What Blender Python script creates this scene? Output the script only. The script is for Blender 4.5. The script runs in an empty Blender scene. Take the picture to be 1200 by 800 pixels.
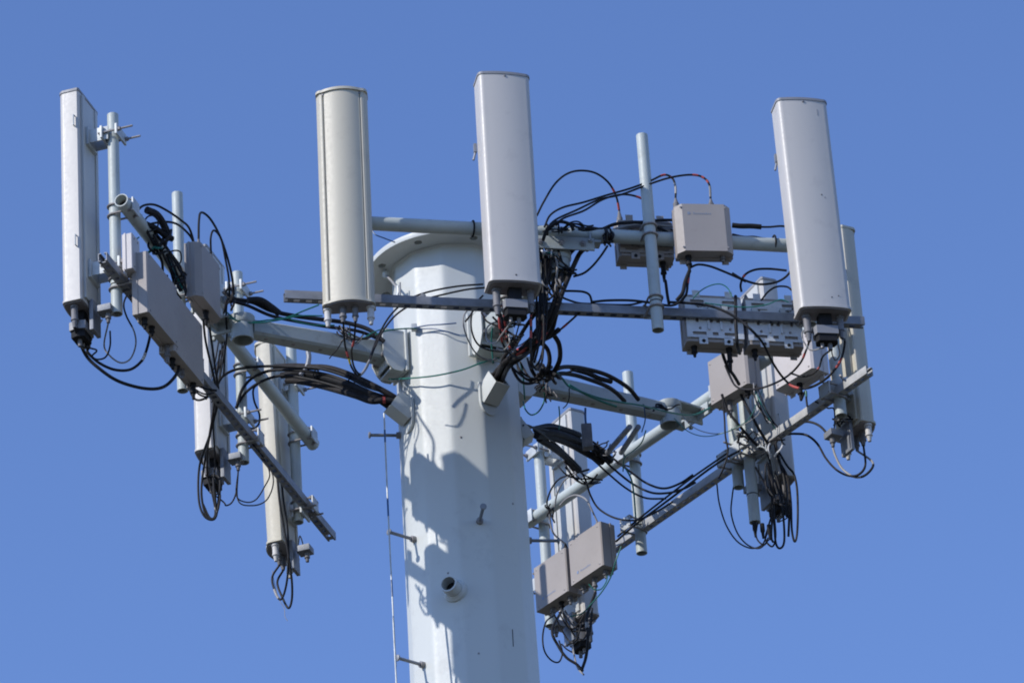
import bpy, bmesh, math, random
from mathutils import Vector, Matrix
random.seed(7)
R = math.radians
scene = bpy.context.scene
COL = scene.collection
# ------------------------------------------------------------------ camera model
TH, RHO, FPX, DIST = R(30.0), R(3.8), 5900.0, 26.2
F_ = Vector((0, math.cos(TH), math.sin(TH)))
r0 = Vector((1, 0, 0)); u0 = Vector((0, -math.sin(TH), math.cos(TH)))
RT = r0*math.cos(RHO) - u0*math.sin(RHO)
UP = r0*math.sin(RHO) + u0*math.cos(RHO)
_d = (F_*FPX + RT*(534.5-600) - UP*(430-400)).normalized()
CAM = Vector((0, 0, 0)) - _d*DIST
H0 = 1.6 - CAM.z                       # height of the arm ring above the ground
CAM.z = 1.6
def ray(px, py): return (F_*FPX + RT*(px-600) - UP*(py-400)).normalized()
def at_z(px, py, z):                   # z measured from the arm ring
    d = ray(px, py); t = (H0+z-CAM.z)/d.z; return CAM + d*t
def at_plane(px, py, p, n):
    d = ray(px, py); return CAM + d*((p-CAM).dot(n)/d.dot(n))
def at_y(px, py, y): return at_plane(px, py, Vector((0, y, 0)), Vector((0, 1, 0)))
def proj(p):
    d = p-CAM; k = FPX/d.dot(F_); return (600+k*d.dot(RT), 400-k*d.dot(UP))
def z_on(plan, py):                    # height at which the vertical line through plan reaches picture row py
    lo, hi = H0-4, H0+4
    for _ in range(50):
        m = (lo+hi)/2
        if proj(Vector((plan.x, plan.y, m)))[1] > py: lo = m
        else: hi = m
    return lo
def az(a): return Vector((math.cos(R(a)), math.sin(R(a)), 0))
Z = Vector((0, 0, 1))
# ------------------------------------------------------------------ mesh builder
class MB:
    def __init__(s): s.v = []; s.f = []; s.m = []
    def add(s, vs, fs, mi=0):
        o = len(s.v); s.v += [Vector(v) for v in vs]; s.f += [[i+o for i in f] for f in fs]; s.m += [mi]*len(fs); return s
    def box(s, c, ax, ay, az_, dx, dy, dz, bev=0.003, mi=0, seg=2):
        bm = bmesh.new(); bmesh.ops.create_cube(bm, size=1)
        for v in bm.verts: v.co = Vector((v.co.x*dx, v.co.y*dy, v.co.z*dz))
        if bev > 0:
            bmesh.ops.bevel(bm, geom=bm.edges[:], offset=min(bev, dx*.45, dy*.45, dz*.45), segments=seg, profile=.7, affect='EDGES')
        bm.verts.index_update()
        s.add([c+ax*v.co.x+ay*v.co.y+az_*v.co.z for v in bm.verts], [[v.index for v in f.verts] for f in bm.faces], mi)
        bm.free(); return s
    def ring(s, p, x, y, r, n): return [p+(x*math.cos(2*math.pi*i/n)+y*math.sin(2*math.pi*i/n))*r for i in range(n)]
    def cyl(s, a, b, r, r2=None, n=16, caps=True, mi=0):
        return s.lathe(a, b-a, [(0, r), (1, r if r2 is None else r2)], n, caps, mi)
    def lathe(s, a, d, prof, n=20, caps=True, mi=0):   # prof: (fraction along d, radius)
        dn = d.normalized(); x = dn.orthogonal().normalized(); y = dn.cross(x)
        vs = []; fs = []
        for t, r in prof: vs += s.ring(a+d*t, x, y, max(r, 1e-4), n)
        for k in range(len(prof)-1):
            for i in range(n):
                j = (i+1) % n; fs.append([k*n+i, k*n+j, (k+1)*n+j, (k+1)*n+i])
        if caps: fs.append(list(range(n))[::-1]); fs.append([(len(prof)-1)*n+i for i in range(n)])
        return s.add(vs, fs, mi)
    def pipe(s, a, b, r, th=.004, n=24, mi=0):         # open-ended hollow pipe
        L = (b-a).length; e = .001/L
        return s.lathe(a, b-a, [(1, r-th), (1, r), (0, r), (0, r-th), (1, r-th)], n, False, mi)
    def tube(s, pts, r, n=8, mi=0, caps=True):
        pts = [Vector(p) for p in pts]; m = len(pts); vs = []; fs = []
        t0 = (pts[1]-pts[0]).normalized(); x = t0.orthogonal().normalized()
        for k, p in enumerate(pts):
            t = ((pts[min(k+1, m-1)]-pts[max(k-1, 0)])).normalized()
            x = (x-t*x.dot(t)).normalized(); y = t.cross(x)
            vs += s.ring(p, x, y, r[k] if isinstance(r, (list, tuple)) else r, n)
        for k in range(m-1):
            for i in range(n):
                j = (i+1) % n; fs.append([k*n+i, k*n+j, (k+1)*n+j, (k+1)*n+i])
        if caps: fs.append(list(range(n))[::-1]); fs.append([(m-1)*n+i for i in range(n)])
        return s.add(vs, fs, mi)
    def prism(s, prof, o, ax, ay, d, mi=0, caps=True, scale_top=1):
        n = len(prof); vs = [o+ax*a+ay*b for a, b in prof]+[o+d+(ax*a+ay*b)*scale_top for a, b in prof]
        fs = [[i, (i+1) % n, (i+1) % n+n, i+n] for i in range(n)]
        if caps: fs += [list(range(n))[::-1], list(range(n, 2*n))]
        return s.add(vs, fs, mi)
def smooth_path(pts, k=6):
    P = [Vector(p) for p in pts]
    if len(P) < 3: return P
    P = [P[0]*2-P[1]]+P+[P[-1]*2-P[-2]]; out = []
    for i in range(1, len(P)-2):
        a, b, c, d = P[i-1], P[i], P[i+1], P[i+2]
        for j in range(k):
            t = j/k
            out.append(.5*((2*b)+(c-a)*t+(2*a-5*b+4*c-d)*t*t+(3*b-a-3*c+d)*t**3))
    out.append(P[-2]); return out
def build(name, mb, mats, parent=None, origin=None, smooth=35):
    if origin is None:
        if parent is not None: origin = parent['_o']; origin = Vector(origin)
        else:
            zs = min(v.z for v in mb.v); c = sum(mb.v, Vector())/len(mb.v); origin = Vector((c.x, c.y, zs))
    me = bpy.data.meshes.new(name)
    me.from_pydata([v-origin for v in mb.v], [], mb.f)
    if not isinstance(mats, (list, tuple)): mats = [mats]
    for m in mats: me.materials.append(m)
    for i, p in enumerate(me.polygons): p.material_index = mb.m[i]; p.use_smooth = smooth > 0
    bm = bmesh.new(); bm.from_mesh(me); bmesh.ops.recalc_face_normals(bm, faces=bm.faces[:]); bm.to_mesh(me); bm.free()
    if smooth > 0: me.set_sharp_from_angle(angle=R(smooth))
    o = bpy.data.objects.new(name, me); COL.objects.link(o)
    if parent is not None: o.parent = parent
    else: o.location = origin
    o['_o'] = tuple(origin)
    return o
def tag(o, label, cat, group=None):
    o['label'] = label; o['category'] = cat
    if group: o['group'] = group
    return o
def thing(name, label, cat, loc, group=None):
    o = bpy.data.objects.new(name, None); COL.objects.link(o); o.location = loc; o.empty_display_size = .05
    o['_o'] = tuple(loc); return tag(o, label, cat, group)
# ------------------------------------------------------------------ materials
def mat(name, col, rough=.5, metal=0, var=.08, scale=6, bump=.0, dirt=None, dirt_amt=.0, spec=.5, streak=False, fine=60):
    m = bpy.data.materials.new(name); m.use_nodes = True; nt = m.node_tree; N = nt.nodes; L = nt.links
    b = N['Principled BSDF']; b.inputs['Roughness'].default_value = rough; b.inputs['Metallic'].default_value = metal
    b.inputs['Specular IOR Level'].default_value = spec
    tc = N.new('ShaderNodeTexCoord'); n1 = N.new('ShaderNodeTexNoise'); n1.inputs['Scale'].default_value = scale; n1.inputs['Detail'].default_value = 6
    src = tc.outputs['Object']
    if streak:
        mp = N.new('ShaderNodeMapping'); mp.inputs['Scale'].default_value = (1, 1, .12); L.new(src, mp.inputs[0]); L.new(mp.outputs[0], n1.inputs['Vector'])
    else: L.new(src, n1.inputs['Vector'])
    cr = N.new('ShaderNodeValToRGB'); cr.color_ramp.elements[0].position = .3; cr.color_ramp.elements[1].position = .7
    cr.color_ramp.elements[0].color = tuple(c*(1-var) for c in col)+(1,); cr.color_ramp.elements[1].color = tuple(min(1, c*(1+var*.6)) for c in col)+(1,)
    L.new(n1.outputs['Fac'], cr.inputs[0]); out = cr.outputs[0]
    if dirt_amt > 0:
        n2 = N.new('ShaderNodeTexNoise'); n2.inputs['Scale'].default_value = scale*3.1; n2.inputs['Detail'].default_value = 8; n2.inputs['Roughness'].default_value = .7
        L.new(src, n2.inputs['Vector'])
        c2 = N.new('ShaderNodeValToRGB'); c2.color_ramp.elements[0].position = .56; c2.color_ramp.elements[1].position = .78
        c2.color_ramp.elements[0].color = (0, 0, 0, 1); c2.color_ramp.elements[1].color = (dirt_amt,)*3+(1,)
        L.new(n2.outputs['Fac'], c2.inputs[0])
        mx = N.new('ShaderNodeMix'); mx.data_type = 'RGBA'; L.new(c2.outputs[0], mx.inputs[0]); L.new(out, mx.inputs[6]); mx.inputs[7].default_value = tuple(dirt or (.2, .17, .14))+(1,)
        out = mx.outputs[2]
    L.new(out, b.inputs['Base Color'])
    n3 = N.new('ShaderNodeTexNoise'); n3.inputs['Scale'].default_value = fine; n3.inputs['Detail'].default_value = 4; L.new(tc.outputs['Object'], n3.inputs['Vector'])
    mr = N.new('ShaderNodeMapRange'); mr.inputs['To Min'].default_value = max(.05, rough-.1); mr.inputs['To Max'].default_value = min(1, rough+.15); L.new(n3.outputs['Fac'], mr.inputs['Value']); L.new(mr.outputs[0], b.inputs['Roughness'])
    if bump > 0:
        bp = N.new('ShaderNodeBump'); bp.inputs['Strength'].default_value = bump; bp.inputs['Distance'].default_value = .004; L.new(n3.outputs['Fac'], bp.inputs['Height']); L.new(bp.outputs[0], b.inputs['Normal'])
    return m
M = dict(
 pole=mat('pole_paint', (.585, .60, .565), .45, var=.07, scale=1.6, bump=.1, dirt=(.30, .30, .28), dirt_amt=.4, streak=True),
 pipe=mat('pipe_paint', (.46, .50, .475), .5, var=.12, scale=5, bump=.1, dirt=(.25, .24, .22), dirt_amt=.5),
 arm=mat('arm_paint', (.41, .445, .43), .5, var=.14, scale=4, bump=.2, dirt=(.13, .12, .11), dirt_amt=.8),
 galv=mat('galvanised_steel', (.25, .26, .28), .55, metal=.35, var=.22, scale=14, bump=.15, dirt=(.12, .11, .10), dirt_amt=.4),
 galvc=mat('sunlit_galvanised_rail', (.42, .42, .41), .55, metal=.15, var=.2, scale=14, bump=.15, dirt=(.15, .14, .13), dirt_amt=.5),  # paler copy of galv for the right rail; its sunlit look is in the colour
 plate=mat('bright_zinc_plate', (.64, .67, .70), .5, metal=.1, var=.12, scale=14, bump=.1, dirt=(.25, .24, .24), dirt_amt=.4),
 galvl=mat('galvanised_bright', (.52, .54, .53), .5, metal=.2, var=.2, scale=14, bump=.1, dirt=(.2, .2, .2), dirt_amt=.3),
 rad=mat('radome_white', (.53, .505, .47), .42, var=.07, scale=2.2, bump=.05, dirt=(.30, .28, .27), dirt_amt=.35, streak=True),
 beige=mat('radome_beige', (.53, .49, .39), .5, var=.07, scale=2.2, bump=.03, dirt=(.32, .28, .22), dirt_amt=.35, streak=True),
 capg=mat('end_cap_grey', (.27, .27, .28), .5, var=.08, scale=10),
 under=mat('end_cap_plastic', (.24, .22, .22), .6, var=.12, scale=14, dirt=(.12, .1, .1), dirt_amt=.5),
 alu=mat('panel_back_aluminium', (.52, .52, .49), .42, metal=0, var=.06, scale=5, dirt=(.25, .24, .24), dirt_amt=.3, streak=True),
 taupe=mat('taupe_enclosure', (.345, .31, .285), .55, var=.06, scale=5, bump=.05, dirt=(.24, .2, .18), dirt_amt=.35),
 taupl=mat('pale_taupe_enclosure', (.56, .52, .50), .5, var=.06, scale=5, bump=.05, dirt=(.3, .26, .24), dirt_amt=.35),
 black=mat('black_cable_jacket', (.013, .013, .015), .6, var=.4, scale=20, spec=.3),
 dgrey=mat('weathered_cable_jacket', (.028, .025, .025), .75, var=.4, scale=25, dirt=(.15, .13, .12), dirt_amt=.5, spec=.25),
 grey=mat('grey_cable_jacket', (.30, .29, .28), .5, var=.15, scale=20),
 green=mat('green_ground_wire', (.01, .17, .13), .45, var=.2, scale=20),
 boot=mat('connector_boot', (.17, .165, .17), .6, var=.3, scale=30, dirt=(.4, .38, .36), dirt_amt=.5),
 bootl=mat('pale_connector_boot', (.55, .53, .50), .55, var=.12, scale=30, dirt=(.2, .18, .17), dirt_amt=.4),
 dark=mat('black_plastic', (.018, .018, .02), .75, spec=.25, var=.3, scale=20),
 hole=mat('cavity_shade_and_run', (.012, .012, .013), .9, var=.2, scale=8),  # near-black discs at tube mouths paint in the shade inside; also one thin run
 red=mat('red_marking_tape', (.42, .06, .05), .55, var=.2, scale=40),
 yellow=mat('yellow_marking_tape', (.62, .48, .05), .5, var=.1, scale=40),
 white=mat('white_marking_tape', (.7, .7, .7), .5, var=.1, scale=40),
 blue=mat('blue_print', (.20, .27, .42), .5, var=.05),
 bluef=mat('faded_blue_print', (.24, .28, .35), .5, var=.05),
 steel=mat('bolt_steel', (.30, .28, .27), .5, metal=.4, var=.3, scale=30, dirt=(.16, .09, .05), dirt_amt=.7),
 bluewire=mat('blue_jacket', (.03, .09, .22), .4, var=.2),
)
# ------------------------------------------------------------------ faces of the platform
ZP, ZC = .12, -.30
FACE = {}
def deff(k, p0, p1, c0, c1):
    a = at_z(*p0, ZP); b = at_z(*p1, ZP); d = (b-a).normalized()
    n = Vector((d.y, -d.x, 0))         # candidate outward normal
    if n.dot(Vector(((a+b)/2).xy.to_3d())) < 0: n = -n
    FACE[k] = dict(a=a, b=b, d=d, n=n, ca=at_z(*c0, ZC), cb=at_z(*c1, ZC))
deff('A', (392, 259.5), (925, 288), (333, 347), (1012, 378))
deff('B', (141.8, 234.5), (367, 520.5), (120, 301), (389, 629))
deff('C', (619, 612), (978, 366), (640, 697), (1019, 434))
for k in FACE:
    print('FACE', k, 'az', round(math.degrees(math.atan2(FACE[k]['n'].y, FACE[k]['n'].x)), 1), 'len', round((FACE[k]['b']-FACE[k]['a']).length, 2), [tuple(round(c, 2) for c in FACE[k][q]) for q in ('a', 'b', 'ca', 'cb')])
def at_face(k, px, py, off=0): f = FACE[k]; return at_plane(px, py, f['a']+f['n']*off, f['n'])
def on_pipe(k, px, off=0):             # point on the pipe line (shifted outward by off) whose picture column is px
    f = FACE[k]; lo, hi = -.4, (f['b']-f['a']).length+.4
    g = lambda s: proj(f['a']+f['d']*s+f['n']*off)[0]
    inc = g(hi) > g(lo)
    for _ in range(50):
        m = (lo+hi)/2
        if (g(m) < px) == inc: lo = m
        else: hi = m
    return f['a']+f['d']*lo+f['n']*off
# ------------------------------------------------------------------ setting
def struct(name, mb, m):
    o = build(name, mb, m, origin=Vector((0, 0, 0))); o['kind'] = 'structure'; return o
g = MB()
rings = [0, 3, 8, 20, 60, 200, 800, 3000, 9000]; NS = 48
vs = []; fs = []
for r_ in rings[1:]:
    for i in range(NS): vs.append((r_*math.cos(2*math.pi*i/NS), r_*math.sin(2*math.pi*i/NS), 0))
fs.append(list(range(NS)))
for k in range(len(rings)-2):
    for i in range(NS):
        j = (i+1) % NS; fs.append([k*NS+i, k*NS+j, (k+1)*NS+j, (k+1)*NS+i])
g.add(vs, fs)
mg = mat('dry_ground', (.065, .06, .04), .95, var=.45, scale=.35, bump=.5, dirt=(.06, .08, .03), dirt_amt=.8, fine=18)
struct('ground', g, mg)
p = MB(); p.box(Vector((0, 0, .06)), Vector((1, 0, 0)), Vector((0, 1, 0)), Z, 3.2, 3.2, .16, .02)
struct('concrete_pad', p, mat('concrete', (.32, .31, .29), .9, var=.15, scale=3, bump=.4))

# ------------------------------------------------------------------ the pole
PR = lambda z: .318-.0065*z            # radius at the vertices, z from the arm ring
FZ = .56                               # underside of the top flange
def pole_ring(z, n=12, cr=.035):
    out = []; Rr = PR(z)
    for k in range(n):
        a = R(234+30*k); 
        v = Vector((math.cos(a), math.sin(a), 0))*Rr
        pv = Vector((math.cos(a-R(30)), math.sin(a-R(30)), 0))*Rr; nv = Vector((math.cos(a+R(30)), math.sin(a+R(30)), 0))*Rr
        d0 = (pv-v).normalized(); d1 = (nv-v).normalized()
        for t in (1, .66, .33, 0): out.append(v+d0*cr*t*.8 if t else v)
        for t in (.33, .66, 1): out.append(v+d1*cr*t*.8)
    # round the corners
    for _ in range(3):
        m = len(out); out = [(out[i-1]+out[i]*2+out[(i+1) % m])/4 for i in range(m)]
    return [Vector((q.x, q.y, H0+z)) for q in out]
zs = [-H0+.16, -9, -6, -3, -1.5, 0, FZ]
V = []; 
for z in zs: V += pole_ring(z)
n = len(pole_ring(0)); F = []
for k in range(len(zs)-1):
    for i in range(n):
        j = (i+1) % n; F.append([k*n+i, k*n+j, (k+1)*n+j, (k+1)*n+i])
mono = thing('monopole', 'pale blue-grey painted twelve-sided steel pole carrying all the antenna gear, with round top flange', 'pole', Vector((0, 0, .14)))
sh = MB(); sh.add(V, F); build('shaft', sh, M['pole'], mono, smooth=25)
# flange: annular plate with real bolt holes
fl = MB(); RO, RI, BH, NB = .436, .25, .380, 8; HR = .021
c = Vector((0, 0, H0+FZ)); seg = 6
def hole_plate(z):
    K = 24; ha = math.pi/NB
    for b_ in range(NB):
        am = 2*ha*b_+R(21); er = az(math.degrees(am)); et = Vector((-er.y, er.x, 0)); hc = er*BH; bd = []
        for i in range(K):
            side, t = divmod(i, 6); t = -1+2*t/6
            ru, ra = [(1, t), (-t, 1), (-1, -t), (t, -1)][side]
            rad = (RO-BH)*ru if ru > 0 else (BH-RI)*ru
            q = az(math.degrees(am+ra*ha))*(BH+rad); dq = q-hc; aa = math.atan2(dq.dot(et), dq.dot(er))
            bd.append((hc+(er*math.cos(aa)+et*math.sin(aa))*HR, q))
        vs = [c+h+Vector((0, 0, z)) for h, q in bd]+[c+q+Vector((0, 0, z)) for h, q in bd]+[c+h+Vector((0, 0, z+.028)) for h, q in bd]
        fl.add(vs, [[i, (i+1) % K, (i+1) % K+K, i+K] for i in range(K)]+[[i, (i+1) % K, (i+1) % K+2*K, i+2*K] for i in range(K)])
hole_plate(0)
n2 = 120
def circ(r, z): return [c+Vector((math.cos(2*math.pi*i/n2)*r, math.sin(2*math.pi*i/n2)*r, z)) for i in range(n2)]
vs = circ(RO, 0)+circ(RO+.001, .002)+circ(RO, .03)+circ(RO-.004, .034)+circ(RI, .034)+circ(RI, 0)
fs = []
for k in range(5):
    for i in range(n2):
        j = (i+1) % n2; fs.append([k*n2+i, k*n2+j, (k+1)*n2+j, (k+1)*n2+i])
fl.add(vs, fs)
build('top_flange', fl, M['pole'], mono, smooth=30)
wl = MB(); wr = [Vector((q.x, q.y, 0)) for q in pole_ring(FZ)]
vs = [v*1.0+Vector((0, 0, H0+FZ-.012)) for v in wr]+[v*1.035+Vector((0, 0, H0+FZ-.0015)) for v in wr]
wl.add(vs, [[i, (i+1) % len(wr), (i+1) % len(wr)+len(wr), i+len(wr)] for i in range(len(wr))]); build('weld_bead', wl, M['pole'], mono)
def surf(px, py):                       # point on the pole's surface behind a pixel, with its outward normal
    d = ray(px, py); o = CAM-Vector((0, 0, H0)); best = None
    for k in range(12):
        a = 219+30*k; nn = az(a)
        if nn.dot(d) >= 0: continue
        # face plane: n.x = apothem(z), apothem shrinks with z
        ca = math.cos(R(15))
        # (o+d t).n = (.318-.0065*(o.z+d.z t))*ca
        t = (.318*ca-.0065*ca*o.z-o.dot(nn))/(d.dot(nn)+.0065*ca*d.z)
        q = o+d*t; tt = nn.cross(Z)
        if abs(q.dot(tt)) <= (.318-.0065*q.z)*math.sin(R(15))+.004:
            if best is None or t < best[0]: best = (t, q+Vector((0, 0, H0)), nn)
    return best[1:] if best else None
def pole_pt(a, z):                      # surface point at face azimuth a (a face normal), height z
    return az(a)*(PR(z)*math.cos(R(15)))+Vector((0, 0, H0+z))
# step bolts
def step_bolt(base, d, L=.155, tilt=.0):
    d = (d+Z*tilt).normalized(); b = MB()
    b.cyl(base-d*.01, base+d*.022, .019, .017, 10)          # coupling nut
    o = build('step_bolt', b, M['steel'], mono)
    b = MB(); b.cyl(base+d*.012, base+d*L, .0085, n=12); b.lathe(base+d*L, d*.012, [(0, .012), (.2, .017), (.8, .017), (1, .012)], 14)
    s_ = build('bolt_shank', b, M['galv'], None, origin=Vector(mono['_o']))
    s_.parent = o; s_.location = (0, 0, 0); s_['_o'] = mono['_o']; 
    return o
for (px, py, a) in ((466.5, 510, 189), (486, 632, 219), (562, 611, 279), (622, 633, 9), (496.5, 779, 219)):
    r_ = surf(px, py)
    if r_ and a in (219, 279): q = r_[0]; nn = r_[1]
    else: q = pole_pt(a, z_on(pole_pt(a, 0), py)-H0); nn = az(a)
    step_bolt(q, nn)
zc = -2.1
while zc > -H0+1.5:                     # further rungs below the frame
    for a in ((219, 279) if True else ()):
        step_bolt(pole_pt(a, zc-.0 if a == 219 else zc-.38), az(a))
    zc -= .76
# drain stub with its collar
q, nn = surf(533, 692); dd = (nn+Z*.05).normalized()
b = MB(); b.lathe(q-dd*.01, dd*.03, [(0, .064), (.6, .062), (1, .050)], 28); st = build('cable_stub', b, M['pole'], mono)
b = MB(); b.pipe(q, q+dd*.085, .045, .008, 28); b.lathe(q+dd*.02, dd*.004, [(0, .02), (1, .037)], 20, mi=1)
build('stub_tube', b, [M['pole'], M['hole']], mono)
# cable entry hoods: rectangular trunks that leave the wall slanting up, on a rounded plate
HOODS = {}
def hood(q, nn, side=0, L=.15, w=.085, h=.10):
    t = nn.cross(Z).normalized()*-1
    b = MB(); prof = []
    for i in range(9): a = math.pi*i/8; prof.append((.058*math.cos(a+math.pi), .075*math.sin(a+math.pi)-.03))
    prof += [(.058, .075), (-.058, .075)]
    b.prism(prof, q-nn*.004, t, Z, nn*.014); o = build('entry_plate', b, M['pole'], mono)
    d = (nn*.84+Z*.54+t*side).normalized(); u = d.cross(t).normalized(); w2 = t-d*t.dot(d); w2.normalize(); u = d.cross(w2)
    b = MB(); th = .006
    for s in (-1, 1):
        b.box(q+d*L/2+w2*s*w/2, d, w2, u, L+.02, th, h+th, .001)
        b.box(q+d*L/2+u*s*h/2, d, w2, u, L+.02, w-th-.001, th, .001)
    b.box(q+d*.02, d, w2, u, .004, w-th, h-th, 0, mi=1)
    build('cable_entry_hood', b, [M['pole'], M['hole']], mono)
    return q+d*L, d, w2, u
q, nn = surf(479, 486); HOODS['B'] = hood(q, az(208), 0, .10)
q, nn = surf(572, 466); HOODS['A'] = hood(q, nn, 0, .11)
q = pole_pt(9, -.40); HOODS['C'] = hood(q, az(8), 0, .04)
# small paint chips / plug screws
for (px, py) in ((525, 671), (561, 765), (540, 512), (601, 590)):
    r_ = surf(px, py)
    if r_: b = MB(); b.lathe(r_[0]-r_[1]*.002, r_[1]*.005, [(0, .006), (.7, .006), (1, .003)], 10); build('plug_screw', b, M['steel'], mono)
for (px, py, px2, py2) in ((600.5, 737, 601.5, 757),):
    a_ = surf(px, py); c_ = surf(px2, py2)
    b = MB(); b.tube([a_[0], c_[0]], .0022, 6); build('paint_run', b, M['hole'], mono)

# ------------------------------------------------------------------ arms
def arm(name_label, a, L, zt=0):
    d = az(a); t = d.cross(Z); base = Vector((0, 0, H0)); r0_ = PR(0)*.97
    ro = thing('support_arm', name_label, 'bracket arm', base+d*r0_)
    # tapered box beam (front profile deeper at the pole)
    s0, s1 = r0_+.04, L-.05; h0, h1 = .105, .085; w0, w1 = .105, .085
    b = MB(); vs = []
    for s, h, w in ((s0, h0, w0), (s1, h1, w1)):
        cr = .012; prof = [(-w/2+cr, -h/2), (w/2-cr, -h/2), (w/2, -h/2+cr), (w/2, h/2-cr), (w/2-cr, h/2), (-w/2+cr, h/2), (-w/2, h/2-cr), (-w/2, -h/2+cr)]
        vs += [base+d*s+t*x+Z*z for x, z in prof]
    fs = [[i, (i+1) % 8, (i+1) % 8+8, i+8] for i in range(8)]+[list(range(8))[::-1], list(range(8, 16))]
    b.add(vs, fs); build('beam', b, M['arm'], ro)
    # weld / drain holes underneath
    for k in range(5):
        s = s0+.12+k*(s1-s0-.2)/4
        b = MB(); hz = (h0+(h1-h0)*(s-s0)/(s1-s0))/2
        b.lathe(base+d*s-Z*(hz+.004), Z*.008, [(0, .007), (.5, .012), (1, .012)], 10); build('bolt_head', b, M['steel'], ro)
    # bracket at the pole: two cheeks with rounded lower corners and a back plate
    b = MB(); wbr = .15
    b.box(base+d*(r0_+.012)+Z*.0, d, t, Z, .014, wbr+.03, .25, .004)
    build('back_plate', b, M['pole'], ro)
    for s in (-1, 1):
        prof = [(0, .10), (.12, .10), (.12, -.05), (.095, -.10), (.07, -.125), (.05, -.13), (.02, -.13), (0, -.11)]
        b = MB(); b.prism(prof, base+d*(r0_+.02)+t*s*(wbr/2-(.008 if s > 0 else 0)), d, Z, t*.008); build('cheek_plate', b, M['pole'], ro)
        for zz in (.06, -.04):
            b = MB(); b.lathe(base+d*(r0_+.122)+t*s*(wbr/2-.02)+Z*zz, d*.02, [(0, .015), (.6, .015), (1, .011)], 6); build('bolt_head', b, M['steel'], ro)
    b = MB(); b.box(base+d*(r0_+.06)-Z*.118, d, t, Z, .08, wbr-.02, .012, .003); build('gusset_plate', b, M['pole'], ro)
    b = MB(); b.box(base+d*(r0_+.066)+Z*.106, d, t, Z, .11, wbr+.004, .010, .003); build('top_plate', b, M['pole'], ro)
    b = MB(); b.box(base+d*(r0_+.108)-Z*.01, d, t, Z, .008, wbr-.018, .18, .002); build('end_plate', b, M['pole'], ro)
    # pivot socket at the tip
    b = MB(); tip = base+d*L+Z*zt
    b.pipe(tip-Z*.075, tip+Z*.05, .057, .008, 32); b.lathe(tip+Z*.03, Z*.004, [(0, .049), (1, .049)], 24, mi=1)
    build('pivot_socket', b, [M['arm'], M['hole']], ro)
    b = MB(); b.lathe(tip+Z*.012, Z*.05, [(0, .060), (.25, .066), (.9, .066), (1, .052)], 28); build('pivot_collar', b, M['arm'], ro)
    return tip, d, t
def az_of(px, py, z=0.0):
    p_ = at_z(px, py, z); return math.degrees(math.atan2(p_.y, p_.x)), p_.xy.length
aA, LA = az_of(665, 292); aB, LB = az_of(284, 384); aC, LC = az_of(785, 484)
print('ARMS', aA, LA, aB, LB, aC, LC)
TIPS = {}
TIPS['A'] = arm('short box-section arm reaching up and towards the viewer behind the middle white antenna', aA, LA-.10, zt=-.03)
TIPS['B'] = arm('stained box-section arm reaching left from the pole to the left-hand antenna frame', aB, LB)
TIPS['C'] = arm('box-section arm reaching right from the pole with a green wire along its top', aC, LC)

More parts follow.
